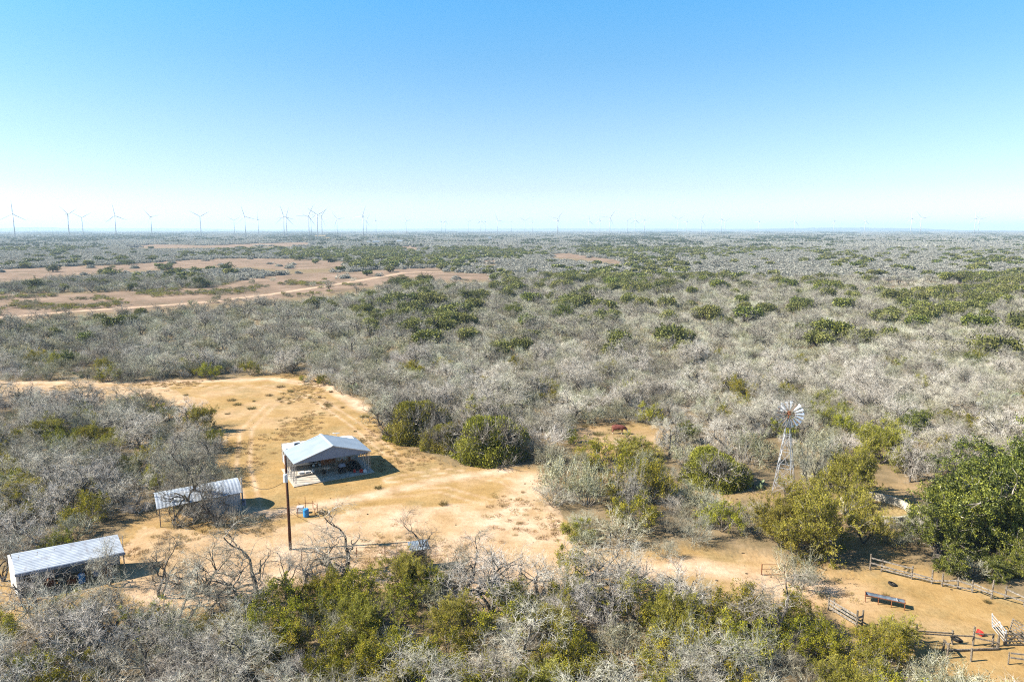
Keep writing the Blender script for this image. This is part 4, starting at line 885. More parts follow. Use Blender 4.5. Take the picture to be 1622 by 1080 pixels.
# ---- prickly pears
def pear(px, pb, wpx, hpx, lab, seed):
    x, y = G(px, pb); dep = y*cP+CH*sP; W_ = wpx/FPX*dep; y += W_*.3; H_ = HT(pb-hpx, y); rng = random.Random(seed); b = MB(); n_ = 130
    def pad(c, u, nrm, r):
        u = u.normalized(); a = u.cross(nrm).normalized(); k = 10; vs = []; th = r*.16
        for s in (-1, 1):
            for j in range(k): g = 2*PI*j/k; vs.append(c + u*(r*(1+math.sin(g))*1.05) + a*(r*.72*math.cos(g)) + nrm*(s*th*.4))
            vs.append(c + u*r*1.05 + nrm*(s*th))
        fs = []
        for j in range(k): j2 = (j+1) % k; fs += [(j, j2, k), (k+1+j2, k+1+j, 2*k+1), (j2, j, k+1+j, k+1+j2)]
        b.add(vs, fs)
    tips = []
    for i in range(n_):
        if not tips or rng.random() < .3: c = Vector((rng.uniform(-1,1)*W_*.36, rng.uniform(-1,1)*W_*.3, 0)); u = Vector((rng.uniform(-.5,.5), rng.uniform(-.5,.5), 1))
        else: c = rng.choice(tips); u = Vector((c.x*1.0+rng.uniform(-.8,.8), c.y+rng.uniform(-.8,.8), 1.0))
        if c.z > H_*.8: continue
        nr = Vector((rng.uniform(-1,1), rng.uniform(-1,1), rng.uniform(-.3,.3))).normalized(); un = u.normalized(); nr = (nr - un*nr.dot(un)).normalized(); r = rng.uniform(.2, .3)
        pad(c, un, nr, r); tips.append(c + un*r*2.0)
    o = thing('prickly_pear', lab, 'cactus', (x, y, 0)); b.put('pads', M['cactus'], o, smooth=False)
    t = MB()
    for k in range(5): t.tube([(rng.uniform(-.4,.4), rng.uniform(-.4,.4), 0), (rng.uniform(-.4,.4), rng.uniform(-.4,.4), .5)], .08, 6)
    t.put('stem', M['wood'], o); PLACED.append((x, y, W_*.5))
pear(1200, 776, 34, 27, 'clump of pale green prickly pear pads left of the windmill foot', 1)
pear(1592, 632, 22, 14, 'low prickly pear clump beside the long pale scrap sheet', 2)
pear(566, 622, 22, 14, 'dark prickly pear clump at the far edge of the clearing', 3)
pear(130, 598, 20, 12, 'small prickly pear at the foot of the grey brush across the lane', 4)

# ---- grazing cow
def cow():
    x, y = 16.9, 104.2; V = []; E_ = []; Rr = []
    def ch(pts, start=None):
        last = start
        for p, r in pts:
            V.append(p); Rr.append(r)
            if last is not None: E_.append((last, len(V)-1))
            last = len(V)-1
        return last
    ch([((-.25,0,1.12), (.40,.42)), ((.35,0,1.10), (.38,.43)), ((.8,0,1.12), (.25,.33)), ((1.12,0,.88), (.15,.21)), ((1.32,0,.58), (.12,.16)), ((1.42,0,.40), (.11,.13)), ((1.52,0,.2), (.08,.09))])
    rump = ch([((-.75,0,1.16), (.34,.36)), ((-1.0,0,1.16), (.22,.26))], 0); 
    ch([((-1.14,0,1.05), (.04,.04)), ((-1.16,0,.6), (.03,.03)), ((-1.14,0,.35), (.05,.05))], rump)
    for s in (-1, 1):
        ch([((-.85,s*.2,.82), (.17,.2)), ((-.82,s*.22,.62), (.11,.12)), ((-.98,s*.22,.42), (.07,.075)), ((-.93,s*.22,.18), (.055,.055)), ((-.9,s*.22,.03), (.075,.075))], 7)
        ch([((.5,s*.2,.78), (.14,.17)), ((.5,s*.2,.46), (.075,.08)), ((.5+.03*s,s*.2,.2), (.055,.055)), ((.53+.03*s,s*.2,.03), (.075,.075))], 1)
    me = bpy.data.meshes.new('cow_body'); me.from_pydata(V, E_, [])
    import bmesh
    bm = bmesh.new(); bm.from_mesh(me); bm.verts.layers.skin.verify(); bm.to_mesh(me); bm.free()
    m = bpy.data.materials.new('cow_hide'); m.use_nodes = True; n = m.node_tree.nodes; l = m.node_tree.links; tc = n.new('ShaderNodeTexCoord'); sx = n.new('ShaderNodeSeparateXYZ'); l.new(tc.outputs['Object'], sx.inputs[0])
    no = n.new('ShaderNodeTexNoise'); no.inputs['Scale'].default_value = 3; l.new(tc.outputs['Object'], no.inputs['Vector'])
    f1 = n.new('ShaderNodeMath'); f1.operation = 'GREATER_THAN'; l.new(sx.outputs['X'], f1.inputs[0]); f1.inputs[1].default_value = 1.27
    f2 = n.new('ShaderNodeMath'); f2.operation = 'LESS_THAN'; l.new(sx.outputs['Z'], f2.inputs[0]); f2.inputs[1].default_value = .22
    mx = n.new('ShaderNodeMath'); mx.operation = 'MAXIMUM'; l.new(f1.outputs[0], mx.inputs[0]); l.new(f2.outputs[0], mx.inputs[1])
    cr = n.new('ShaderNodeValToRGB'); cr.color_ramp.elements[0].color = (.085,.018,.010,1); cr.color_ramp.elements[1].color = (.15,.034,.017,1); l.new(no.outputs['Fac'], cr.inputs[0])
    q = n.new('ShaderNodeMix'); q.data_type = 'RGBA'; l.new(mx.outputs[0], q.inputs[0]); l.new(cr.outputs[0], q.inputs[6]); q.inputs[7].default_value = (.62,.56,.48,1); l.new(q.outputs[2], n['Principled BSDF'].inputs['Base Color']); n['Principled BSDF'].inputs['Roughness'].default_value = .8
    me.materials.append(m); o = obj('cow', me, None, (x, y, 0), R(-8)); tag(o, 'rust red cow grazing with its head down in the gap behind the brush', 'cow')
    sk = o.modifiers.new('skin', 'SKIN'); sk.use_smooth_shade = True; ss = o.modifiers.new('sub', 'SUBSURF'); ss.levels = 1; ss.render_levels = 2
    for i, r in enumerate(Rr): me.skin_vertices[0].data[i].radius = r; me.skin_vertices[0].data[i].use_root = (i == 0)
    for s in (-1, 1): MB().tube([(1.27, s*.1, .66), (1.22, s*.28, .70), (1.24, s*.34, .66)], [.04,.07,.02], 6).put('ear', m, o)
cow()

# ---- wind turbines along the horizon
TURB = [(33,339.6,0,10),(118,340,65,55),(140,345.3,60,0),(191.5,342.3,-8,20),(247.5,344,-40,35),(324.5,343.7,60,0),(377,349.5,60,10),(394,343.5,-15,0),(414.5,348.3,12,60),(454.5,343.5,-14,10),(458.7,344.2,18,5),(493.5,342,27,0),
        (497,346.5,58,10),(507,341.3,-58,30),(513.8,343,38,20),(537.5,347.5,-38,30),(578.3,343.3,22,35),(583.3,349.5,150,10),(598.3,350.5,0,50),(645.5,350,-35,60),(700.3,352,0,50),(706.5,350.3,4,70),(742.3,351,-45,25),(762,350.2,0,55),(769,351.8,5,50),
        (788.5,349.5,100,0),(810,352.3,0,70),(831,350,60,5),(843,352.5,-3,30),(881.8,346.5,40,5),(882.8,350.3,-85,40),(931,350.5,5,20),(948.2,350,0,30),(963.8,345.3,35,10),(991.3,349.7,58,15),(1003.2,349,0,50),(1017.8,349.5,0,50),(1070,348,60,10),
        (1084,351.5,20,30),(1106.5,348.8,25,20),(1138,348,0,55),(1143.5,351.3,55,20),(1196.5,351.5,25,40),(1252.5,350.4,20,40),(1314,350.4,-28,20),(1362.5,350,0,70),(1434.5,347.5,0,60),(1449.5,346.3,-40,30),(1534,347,0,60),(1540,347.5,-45,20),(1620,346.5,-88,10)]
def turbine_proto():
    tw = MB().tube([(0,0,0), (0,0,40), (0,0,78.3)], [1.9,1.55,1.1], 14).mesh('tower', M['offwhite'], True)
    na = MB().box((0,2.2,80), (3.2,9.5,3.4), taper=.85).tube([(0,-2.5,80), (0,-4.6,80)], [1.5,.5], 12).mesh('nacelle', M['offwhite'])
    b = MB(); vs = []; L = 44.0
    st = [(0,.9,.9,0),(3,.95,.8,5),(9,1.7,.45,14),(20,1.25,.3,8),(34,.75,.18,3),(L,.22,.06,0)]
    for z, c_, t_, tw_ in st:
        a = R(tw_+8)
        for u, v in ((-.35*c_, 0), (0, t_), (1.0*c_, 0), (0, -t_)): vs.append((u*math.cos(a)-v*math.sin(a), u*math.sin(a)+v*math.cos(a), z))
    fs = [(i*4+j, i*4+(j+1) % 4, (i+1)*4+(j+1) % 4, (i+1)*4+j) for i in range(len(st)-1) for j in range(4)]
    b.add(vs, fs + [(20,21,22,23)]); return tw, na, b.mesh('blade', M['offwhite'])
TW = turbine_proto()
def tur_label(i, t):
    x = t[0]; pose = {0: 'one blade straight up'}
    ph = t[2]; s = 'blades in a V' if 50 <= abs(ph) <= 65 else 'one blade upright' if abs(ph) < 10 else 'one blade raised to the right' if ph > 0 else 'one blade raised to the left'
    sz = 'large' if t[1] < 344.5 else 'medium' if t[1] < 349 else 'small faint'
    ordn = ['first','second','third','fourth','fifth','sixth','seventh','eighth','ninth','tenth','eleventh','twelfth','thirteenth','fourteenth','fifteenth','sixteenth','seventeenth']
    sec = 0 if x < 540 else 1 if x < 1000 else 2; k = len([q for q in TURB if (0 if q[0] < 540 else 1 if q[0] < 1000 else 2) == sec and q[0] < x])
    return '%s turbine, %s, %s from the left %s' % (sz.replace('small faint','faint'), s.replace('one blade raised to the ', 'blade up-'), ordn[min(k,16)], ('of the left horizon third', 'of the middle horizon third', 'of the right horizon third')[sec])
for i, t in enumerate(TURB):
    d = (80-CH)*FPX/(HZ-t[1])*1.0; x = (t[0]-811)/FPX*d
    o = thing('wind_turbine', tur_label(i, t), 'wind turbine', (x, d, 0), -math.atan2(x, d) + R(t[3])*(1 if i % 2 else -1)*.9, 'wind turbines along the horizon')
    obj('tower', TW[0], o); obj('nacelle', TW[1], o)
    for k in range(3): bl = obj('blade', TW[2], o, (0, -3.6, 80)); bl.rotation_euler = (0, R(t[2]+120*k), 0)

# ---- far farm buildings
for (px, pb, wpx, hgt, wall, roof, lab) in ((508,376.5,16,9,'beige','dirt_heap','far long farmhouse with a tan roof below the wind turbines'),(518,379,8,6,'beige','dirt_heap','far small outbuilding with a tan roof beside the farmhouse'),
        (596,386,10,6,'roof_white','tin','far bluish metal roofed barn among dark trees'),(584,385.5,5,5,'white','roof_white','tiny far white shed left of the bluish barn'),(633,384.5,8,6,'white','roof_white','far white roofed shed right of the bluish barn'),
        (776,379,4,7,'white','roof_white','tiny far white building under the middle turbines'),(61,375,5,5,'white','roof_white','tiny far white shed in the left fields'),(1558,377,5,4,'white','roof_white','tiny far white trailer in the right scrub')):
    x, y = G(px, pb); L = wpx/FPX*y; D = L*.5; o = thing('farm_building', lab, 'building', (x, y, 0), .05)
    MB().box((0,0,hgt*.35), (L,D,hgt*.7)).put('wall', M[wall], o)
    b = MB(); e = .6; h0, h1 = hgt*.7+.01, hgt
    b.add([(-L/2-e,-D/2-e,h0),(L/2+e,-D/2-e,h0),(L/2+e,D/2+e,h0),(-L/2-e,D/2+e,h0),(-L/2-e,0,h1),(L/2+e,0,h1)], [(0,1,5,4),(2,3,4,5),(0,4,3),(1,2,5),(3,2,1,0)]); b.put('roof', M[roof], o)
    for k in (-.3, 0, .3): MB().box((k*L,-D/2-.05,hgt*.3), (L*.08,.1,hgt*.3)).put('window', M['glass'], o)

# ================================================================ HAND-PLACED PLANTS
HG = 'green bushes beside the clearing'
hand('dome', 0, 662, 702, 110, 68, 'rounded dense olive green bush, farthest of three behind the carport', HG, 'dense_bush')
hand('dome', 1, 700, 717, 68, 52, 'smallest of the three dense olive bushes, between the two bigger ones', HG, 'dense_bush')
hand('dome', 0, 776, 734, 128, 76, 'largest dense olive green bush at the far corner of the clearing', HG, 'dense_bush', rz=2.1)
KEEPOUT += [(x_, y_, r_/.42*.5+1.7) for x_, y_, r_ in PLACED[-3:]]
hand('olive', 2, 632, 702, 30, 22, 'low yellow green foliage at the foot of the farthest olive bush')
hand('bush', 1, 858, 722, 96, 56, 'pinkish grey leafless bush right of the largest olive bush')
hand('olive', 0, 905, 706, 34, 26, 'small dark green shrub at the edge of the pinkish grey bush')
hand('mixed', 0, 888, 795, 88, 78, 'grey and olive scrub bush at the clearing end of the central clump')
hand('bush', 0, 878, 812, 80, 48, 'low leafless scrub fringing the central clump toward the clearing')
hand('mixed', 1, 930, 812, 84, 84, 'tangled grey olive scrub bush left of the white dead tree')
hand('olive', 1, 945, 745, 78, 52, 'green leafy shrub at the far side of the central clump')
hand('huis', 1, 1005, 740, 84, 50, 'soft green bush behind the central clump')
hand('olive', 2, 985, 800, 92, 92, 'tall green leafy shrub behind the white dead tree')
hand('olive', 0, 1035, 805, 86, 78, 'dark olive shrub on the windmill side of the central clump')
hand('olive', 1, 1005, 848, 84, 66, 'bright yellow green shrub in front of the central clump')
hand('mixed', 2, 985, 868, 100, 60, 'grey brown scrub bush over the lone fence post')
hand('bush', 2, 925, 850, 80, 40, 'low grey dead bush along the lane side of the central clump')
hand('bush', 3, 1060, 852, 70, 50, 'grey leafless bush right of the central clump')
hand('mixed', 0, 1085, 800, 60, 40, 'small grey olive scrub in the gap between clump and windmill')
hand('dome', 1, 1132, 775, 108, 66, 'bright green feathery bush left of the prickly pear', rz=1.0)
hand('mixed', 1, 1085, 745, 60, 44, 'grey green scrub behind the bright feathery bush')
hand('olive', 2, 1142, 852, 88, 66, 'dark yellow green shrub on the lane left of the big feathery tree')
hand('mixed', 2, 1195, 856, 70, 58, 'brown olive scrub bush between the dark shrub and the feathery tree')
hand('huis', 1, 1235, 885, 125, 112, 'large yellow green feathery bush under the windmill', rz=.4)
hand('huis', 0, 1296, 897, 145, 132, 'largest yellow green feathery tree right of the windmill foot', rz=3.0)
hand('huis', 1, 1335, 806, 110, 112, 'olive feathery tree behind the concrete tank')
hand('huis', 0, 1395, 745, 100, 76, 'soft green feathery tree above the concrete tank', rz=4)
hand('mixed', 0, 1190, 742, 90, 66, 'brown olive scrub right behind the windmill tower foot')
hand('mixed', 1, 1290, 745, 80, 70, 'grey olive scrub right of the windmill tower')
hand('bare', 1, 1060, 730, 70, 72, 'white limbed bare tree arching beside the red cow')
hand('bare', 4, 1150, 722, 90, 60, 'white limbed sprawling bare tree left of the windmill wheel')
hand('bare', 2, 1282, 785, 66, 112, 'thin pale bare tree just right of the windmill')
hand('bare', 1, 1440, 772, 76, 86, 'whitish bare tree behind the water tank')
hand('bare', 5, 1505, 768, 70, 78, 'pale trunked bare tree behind the big oak')
hand('bare', 4, 992, 822, 60, 100, 'white dead tree standing in the central clump')
hand('bare', 0, 978, 730, 50, 34, 'small pale bare tree in the gap below the cow')
hand('mixed', 2, 1262, 945, 88, 74, 'dense grey brown bush by the small pipe gate')
hand('huis', 1, 1404, 1046, 96, 78, 'yellow green feathery bush in front of the trough fence', rz=5)
hand('huis', 1, 1366, 872, 84, 92, 'dark feathery tree hiding the near wall of the concrete tank')
hand('mixed', 0, 1448, 852, 58, 46, 'olive scrub bush at the oak side of the concrete tank')
hand('mixed', 2, 1420, 868, 60, 42, 'brown scrub bush at the near foot of the concrete tank')
hand('olive', 0, 1240, 1020, 120, 84, 'large yellow green shrub below the small pipe gate')
hand('olive', 1, 1150, 1035, 110, 80, 'yellow green shrub left of the one below the pipe gate')
hand('olive', 2, 1300, 1065, 120, 90, 'olive shrub nearest the camera left of the trough fence bush')
OG = 'big oak group by the pen'
hand('oak', 0, 1585, 915, 240, 205, 'large dark green live oak at the pen, reaching the frame edge', OG, 'live_oak')
hand('oak', 1, 1512, 880, 165, 145, 'dark green live oak leaning toward the concrete tank', OG, 'live_oak')
hand('oak', 2, 1560, 815, 190, 115, 'rear live oak crown above the one by the tank', OG, 'live_oak')
hand('oak', 1, 1640, 850, 170, 190, 'live oak cut by the frame edge', OG, 'live_oak', rz=1.7)
hand('oak', 2, 1478, 908, 120, 104, 'dark low live oak bough mass at the fence left of the biggest oak', OG, 'live_oak', rz=3)
hand('oak', 1, 1610, 912, 150, 130, 'dark live oak mass in front at the frame edge', OG, 'live_oak', rz=4)
hand('oak', 0, 1572, 922, 62, 46, 'small young live oak behind the plank fence', OG, 'live_oak', rz=2.2)
hand('oak', 2, 1612, 920, 56, 66, 'slim pale trunked young oak at the frame edge', OG, 'live_oak', rz=.7)
hand('huis', 0, 320, 690, 52, 48, 'lone green bush on the thicket side of the clearing beyond the carport', rz=1.4)
hand('bush', 1, 503, 608, 40, 28, 'pale leafless bush at the far end of the clearing')
hand('olive', 1, 516, 611, 34, 20, 'low dark shrub at the far end of the clearing')
hand('olive', 0, 482, 606, 22, 12, 'tiny green shrub left of the pale bush at the clearing end')
hand('bare', 3, 318, 838, 120, 150, 'big shaggy bare tree in front of the arched shed')
hand('bare', 0, 345, 848, 110, 112, 'second bare tree crossing the front wall of the arched shed', rz=1.9)
hand('bush', 3, 352, 838, 74, 40, 'brown twiggy growth against the front wall of the arched shed')
hand('mixed', 1, 300, 826, 74, 44, 'drooping grey growth under the shaggy tree at the arched shed')
hand('bare', 3, 256, 962, 100, 122, 'dark trunked bare tree between the long shed and the clearing', rz=.5)
hand('bare', 5, 176, 938, 64, 88, 'slender bare tree rising in front of the long shed')
hand('bare', 0, 8, 935, 90, 110, 'bare tree at the white end wall of the long shed')
hand('bare', 3, 398, 1002, 190, 168, 'tall dark limbed bare tree in the near thicket below the power pole')
hand('bare', 0, 328, 962, 125, 132, 'pale branching bare tree left of the power pole')
hand('bare', 3, 540, 945, 180, 132, 'wide crooked bare tree standing up right of the power pole', rz=2.4)
hand('bare', 0, 470, 968, 110, 118, 'crooked bare tree in the thicket edge just right of the power pole foot')
hand('bare', 3, 672, 925, 110, 112, 'dark limbed bare tree reaching over the tin-topped hutch')
hand('olive', 2, 905, 945, 96, 82, 'bright yellow green shrub at the near edge of the clearing')
hand('olive', 0, 1010, 1000, 110, 84, 'leafy shrub under the leafless trees below the lone fence post')
hand('olive', 1, 800, 1020, 120, 80, 'olive shrub in the middle of the near thicket below the clearing')
hand('bush', 1, 905, 1005, 90, 84, 'white twigged leafless bush before the bright yellow green shrub')
hand('bare', 1, 1075, 1000, 120, 110, 'white leafless tree in the near thicket below the lane')
hand('bare', 1, 60, 1010, 120, 110, 'pale sprawling bare tree in the near corner below the long shed')
hand('bare', 3, 175, 1030, 130, 120, 'dark trunked bare tree in the thicket well below the long shed')
hand('bare', 3, 735, 960, 120, 118, 'dark limbed bare tree right of the tin-topped hutch')
hand('bare', 5, 850, 985, 130, 110, 'tan sprawling bare tree between hutch and bright green shrub')
hand('bare', 1, 960, 1015, 130, 120, 'white limbed bare tree behind the lone yellow shrub row')
hand('olive', 0, 105, 985, 90, 40, 'low yellow green shrub in front of the long shed')
hand('olive', 1, 500, 985, 90, 66, 'yellow green shrub under the wide crooked bare tree')
hand('olive', 2, 640, 985, 100, 70, 'olive shrub in front of the tin-topped hutch')
for (a, b_, w_, h_, lab) in ((715, 600, 30, 40, ''),): pass
FO = [(54,461,38,22,'on the open field edge, farthest left'),(84,431,24,13,'small one on the brown far field'),(175,439,42,18,'wide crown between the two brown fields'),(144,456,32,18,'dark crown left of the pale field track'),(205,420,18,9,'tiny one on the far side of the brown field'),
      (215,452,30,15,'crown above the pale field track, second row'),(266,428,30,12,'round crown on the near edge of the brown field'),(310,434,26,12,'crown in the grey brush strip'),(361,430,28,15,'round crown where the brush strip narrows'),(316,456,34,20,'dark crown right on the pale field edge'),
      (475,413,20,10,'small round crown at the row end'),(520,416,24,14,'round crown standing at the field corner'),(556,421,22,12,'lone crown on the tan field'),(632,458,56,22,'broad dark crown at the field tip'),(676,481,40,27,'dark round crown past the field tip'),
      (747,483,52,28,'twin crown right of the dark round one'),(812,505,46,26,'dark crown in the grey scrub'),(876,480,34,20,'compact dark crown'),(893,508,44,30,'bright crown with open middle'),(715,462,30,14,'low crown behind the field tip')]
for i, (a, b_, w_, h_, t) in enumerate(FO): hand('oak', i % 3, a, b_, w_, h_, 'far live oak, ' + t, 'live oaks on the far fields', 'live_oak')

# ================================================================ SCATTERED BRUSH
rs = np.random.RandomState(42)
HANDZONE = [(835,752),(850,695),(940,735),(1080,712),(1170,700),(1330,700),(1420,735),(1480,760),(1800,760),(1900,1000),(1622,960),(1500,915),(1400,890),(1330,900),(1240,890),(1170,872),(1080,862),(1000,880),(905,845),(862,790)]
def jgrid(y0, y1, sp, pad=10, xw=.80, rs=rs):
    ys = np.arange(y0, y1, sp); out = []
    for y in ys:
        hw = xw*y + pad; xs = np.arange(-hw, hw, sp); out.append(np.stack([xs, np.full(len(xs), y)], 1))
    P = np.vstack(out); return P + (rs.rand(*P.shape)-.5)*sp*.95
def allowed(P, margin=0.0):
    x, y = P[:, 0], P[:, 1]; px, py = project(x + (vnoise(x, y, 4)-.5)*2.5, y + (vnoise(x+99, y, 4)-.5)*2.5)
    bad = inpoly(px, py, CLEAR) | inpoly(px, py, COWPAD) | inpoly(px, py, SPOT1) | inpoly(px, py, TANKZ)
    pu, pv = project(x, y, 3.2); thin = rs.rand(len(x)) > .012
    for q in FIELDS: bad |= (inpoly(px, py, q) | inpoly(pu, pv, q)) & thin
    bad |= (inpoly(px, py, HANDZONE) & (rs.rand(len(x)) < .72))
    # sheds
    for (cx, cy, r) in ((-39.5,58.5,3.6),(-37.2,60.5,2.8),(-42,56.8,3.2),(-36.5,73.0,3.4),(-33.2,75,3.2),(41.3,73.3,4.6),(33.3,79.7,3.2),(-26.8,90,6),(38.5,56,2.2),(41.5,55.5,2)): bad |= np.hypot(x-cx, y-cy) < r
    for (cx, cy, r) in PLACED:
        bad |= np.hypot(x-cx, y-cy) < r*.8
    bad |= np.hypot(x-30.5, y-79.5) < 4
    for (cx, cy, r) in KEEPOUT: bad |= np.hypot(x-cx, y-cy) < r
    return ~bad
def greens(x, y):
    """chance of green crowns, clustered"""
    px, py = project(x, y); n1 = vnoise(x, y, 14+y*.05)*.6 + vnoise(x+300, y*.7, 35+y*.12)*.4
    c = np.full(len(x), .08); m = np.full(len(x), .45)      # background chance, chance inside a cluster
    def z(cond, cc, mm): c[cond] = cc; m[cond] = mm
    z((py > 545) & (py < 700), .03, .10); z((px < 560) & (py > 470) & (py < 620), .012, .05); z((px > 600) & (py < 545) & (py > 440), .05, .30)
    z((px > 560) & (px < 1120) & (py <= 440) & (py > 385), .04, .20); z((px >= 1120) & (py <= 440), .02, .13); z((px < 560) & (py < 470), .015, .07); z((px > 430) & (px < 700) & (py < 420) & (py > 395), .08, .28); z((px < 450) & (py < 425) & (py > 384), .008, .10)
    z(py > 700, .12, .5); z(py < 385, .08, .35)
    return rs.rand(len(x)) < np.where(n1 > .52, c + (m-c)*np.clip((n1-.52)*9, 0, 1), c)
recs = []   # kind, variant, x, y, rot, width, height
P = np.vstack([jgrid(27, 75, 2.7), jgrid(75, 165, 3.2)]); P = P[allowed(P)]
gx = greens(P[:, 0], P[:, 1]); PX, PY = project(P[:, 0], P[:, 1])
for i in range(len(P)):
    x, y = P[i]; r = rs.rand(); q = rs.rand(); px, py = PX[i], PY[i]
    if py > 930: tab = ((.38,'bare'),(.55,'bush'),(.78,'mixed'),(.97,'olive'),(1,'huis'))
    if py > 930 and (800 < px < 1380 or 430 < px < 760): tab = ((.27,'bare'),(.36,'bush'),(.56,'mixed'),(.96,'olive'),(1,'huis'))
    elif px < 400 and 640 < py <= 930: tab = ((.46,'bare'),(.78,'bush'),(.93,'mixed'),(1,'olive'))
    elif 600 < py <= 930: tab = ((.40,'bare'),(.64,'bush'),(.93,'mixed'),(1,'olive'))
    elif py <= 600: tab = ((.28,'bare'),(.62,'bush'),(.97,'mixed'),(1,'olive'))
    k = next(t[1] for t in tab if r <= t[0])
    if gx[i] and rs.rand() < .7: k = 'olive' if rs.rand() < .72 else ('huis' if py > 700 else 'oak')
    if px > 1270 and py > 960 and k == 'bare': k = 'mixed'
    if inpoly([px], [py], HANDZONE)[0]: k = 'mixed' if rs.rand() < .5 else 'bush'
    s = {'bare': (6.0+3.0*q, 4.2+2.2*q), 'bush': (2.8+2.6*q, 1.5+2.0*q), 'mixed': (3.3+1.7*q, 2.0+1.3*q), 'olive': (3.6+2.2*q, 2.4+1.6*q), 'huis': (4.2+2*q, 2.8+1.4*q), 'oak': (4.4+2.6*q, 3.0+1.6*q)}[k]
    if k in ('bush', 'mixed') or rs.rand() < (.80 if py > 900 else .62): recs.append((k, rs.randint(len(VAR[k])), x, y, rs.rand()*6.28, s[0], s[1]))
    if k == 'bare': recs.append(('bush', rs.randint(4), x+rs.randn()*1.2, y+rs.randn()*1.2, rs.rand()*6.28, 3.4+q, 1.9+q*.8))
LAND = [('long open shed',105,890),('arched shed',320,790),('carport',515,730),('power pole',458,800),('tin-topped hutch',665,880),('windmill',1243,730),('red cow',980,680),('olive bushes',740,690),('concrete tank',1400,800),('trough',1400,955),('white scrap sheet',1548,643),('lone fence post',966,860),('big oak',1560,820),('pipe gate',1222,900),('blue drum',485,812),('pale field track',430,466),('brown far field',300,425),('tan-roofed farmhouse',508,392),('red dirt strip',1470,450),('tan dirt bend',930,410),('red dirt patch',640,392),('right skyline',1400,385),('field tip oak',632,458)]
SHORT = {'long open shed': 'long shed', 'power pole': 'pole', 'tin-topped hutch': 'hutch', 'olive bushes': 'olive bush', 'concrete tank': 'tank', 'white scrap sheet': 'scrap', 'lone fence post': 'post', 'big oak': 'oak', 'pipe gate': 'gate', 'blue drum': 'drum', 'red cow': 'cow', 'pale field track': 'track', 'brown far field': 'field', 'tan-roofed farmhouse': 'farmhouse', 'red dirt strip': 'strip', 'tan dirt bend': 'bend', 'red dirt patch': 'patch', 'right skyline': 'skyline', 'field tip oak': 'field tip'}
def where(px, py):
    n_, lx, ly = min(LAND, key=lambda t: (t[1]-px)**2 + 2.2*(t[2]-py)**2); dx, dy = px-lx, py-ly; d = math.hypot(dx, dy)
    far_ = 'close ' if d < 90 else '' if d < 210 else 'well '
    if abs(dx) > 1.5*abs(dy): rel = 'to the right of' if dx > 0 else 'to the left of'
    elif dy > 0: rel = 'in front of'
    else: rel = 'behind'
    if abs(dy) > .5*abs(dx) and abs(dx) > .5*abs(dy): rel += ' and to the side of' if False else ''
    best, bc = None, .5
    for t in LAND:
        if t[0] == n_: continue
        ex, ey = t[1]-lx, t[2]-ly; c = (dx*ex+dy*ey)/(math.hypot(ex, ey)*max(d, 1)) - .0006*math.hypot(ex, ey)
        if c > bc: best, bc = t[0], c
    return (far_ + rel + ' the ' + n_).strip() + (' on the %s side' % SHORT.get(best, best) if best else '')
def region(px, py):
    return 'near thicket' if py > 930 else 'left thicket' if px < 420 and py > 640 else 'middle brush' if py > 560 else 'far brush'
ADJ = {'bare': (('pale', 'white', 'grey', 'brown', 'white', 'tan'), 'crooked leafless tree'), 'bush': (('tan', 'white', 'grey', 'brown'), 'leafless many-stemmed bush'), 'mixed': (('grey olive',)*3, 'thin-leaved scrub bush'), 'olive': (('yellow olive',)*3, 'leafy shrub'), 'huis': (('yellow green',)*2, 'feathery bush'), 'oak': (('dark green',)*3, 'small live oak')}
recs = [r for r in recs if math.hypot(r[2]-29.8, r[3]-51.6) > 3.4 and math.hypot(r[2]-33, r[3]-50.5) > 3]   # keep the trough in the open
recs.sort(key=lambda r: math.hypot(r[2], r[3])/(.5+r[6]*.12))
cnt = {}; rest = []
for (k, v, x, y, rz, wd, ht) in recs:
    px, py = map(float, project(x, y)); _, pt = map(float, project(x, y, ht)); mg = wd/2/y*FPX
    inview = -mg < px < 1622+mg and pt < 1075
    if inview and cnt.get(k, 0) < (298 if k != 'oak' else 270):
        cnt[k] = cnt.get(k, 0)+1
        sz = 'tall' if ht > NOM[k][v][1]*.0 + {'bare': 5.3, 'bush': 2.9, 'mixed': 2.95, 'olive': 3.1, 'huis': 3.8, 'oak': 4.2}[k] else 'low' if ht < {'bare': 4.6, 'bush': 2.3, 'mixed': 2.4, 'olive': 2.5, 'huis': 3.2, 'oak': 3.5}[k] else 'middling'
        lab = '%s %s %s %s' % (sz, ADJ[k][0][v], ADJ[k][1], where(px, py))
        if len(lab.replace('-', ' ').split()) > 16: lab = lab[:lab.rfind(' on the ')]
        o = plant(k, v, x, y, wd, ht, rz, lab, '%ss in the %s' % (ADJ[k][1].replace('bush', 'bushe') if ADJ[k][1].endswith('bush') else ADJ[k][1], region(px, py)))
    else: rest.append((k, v, x, y, rz, wd, ht))
print('placed', cnt, 'rest', len(rest))

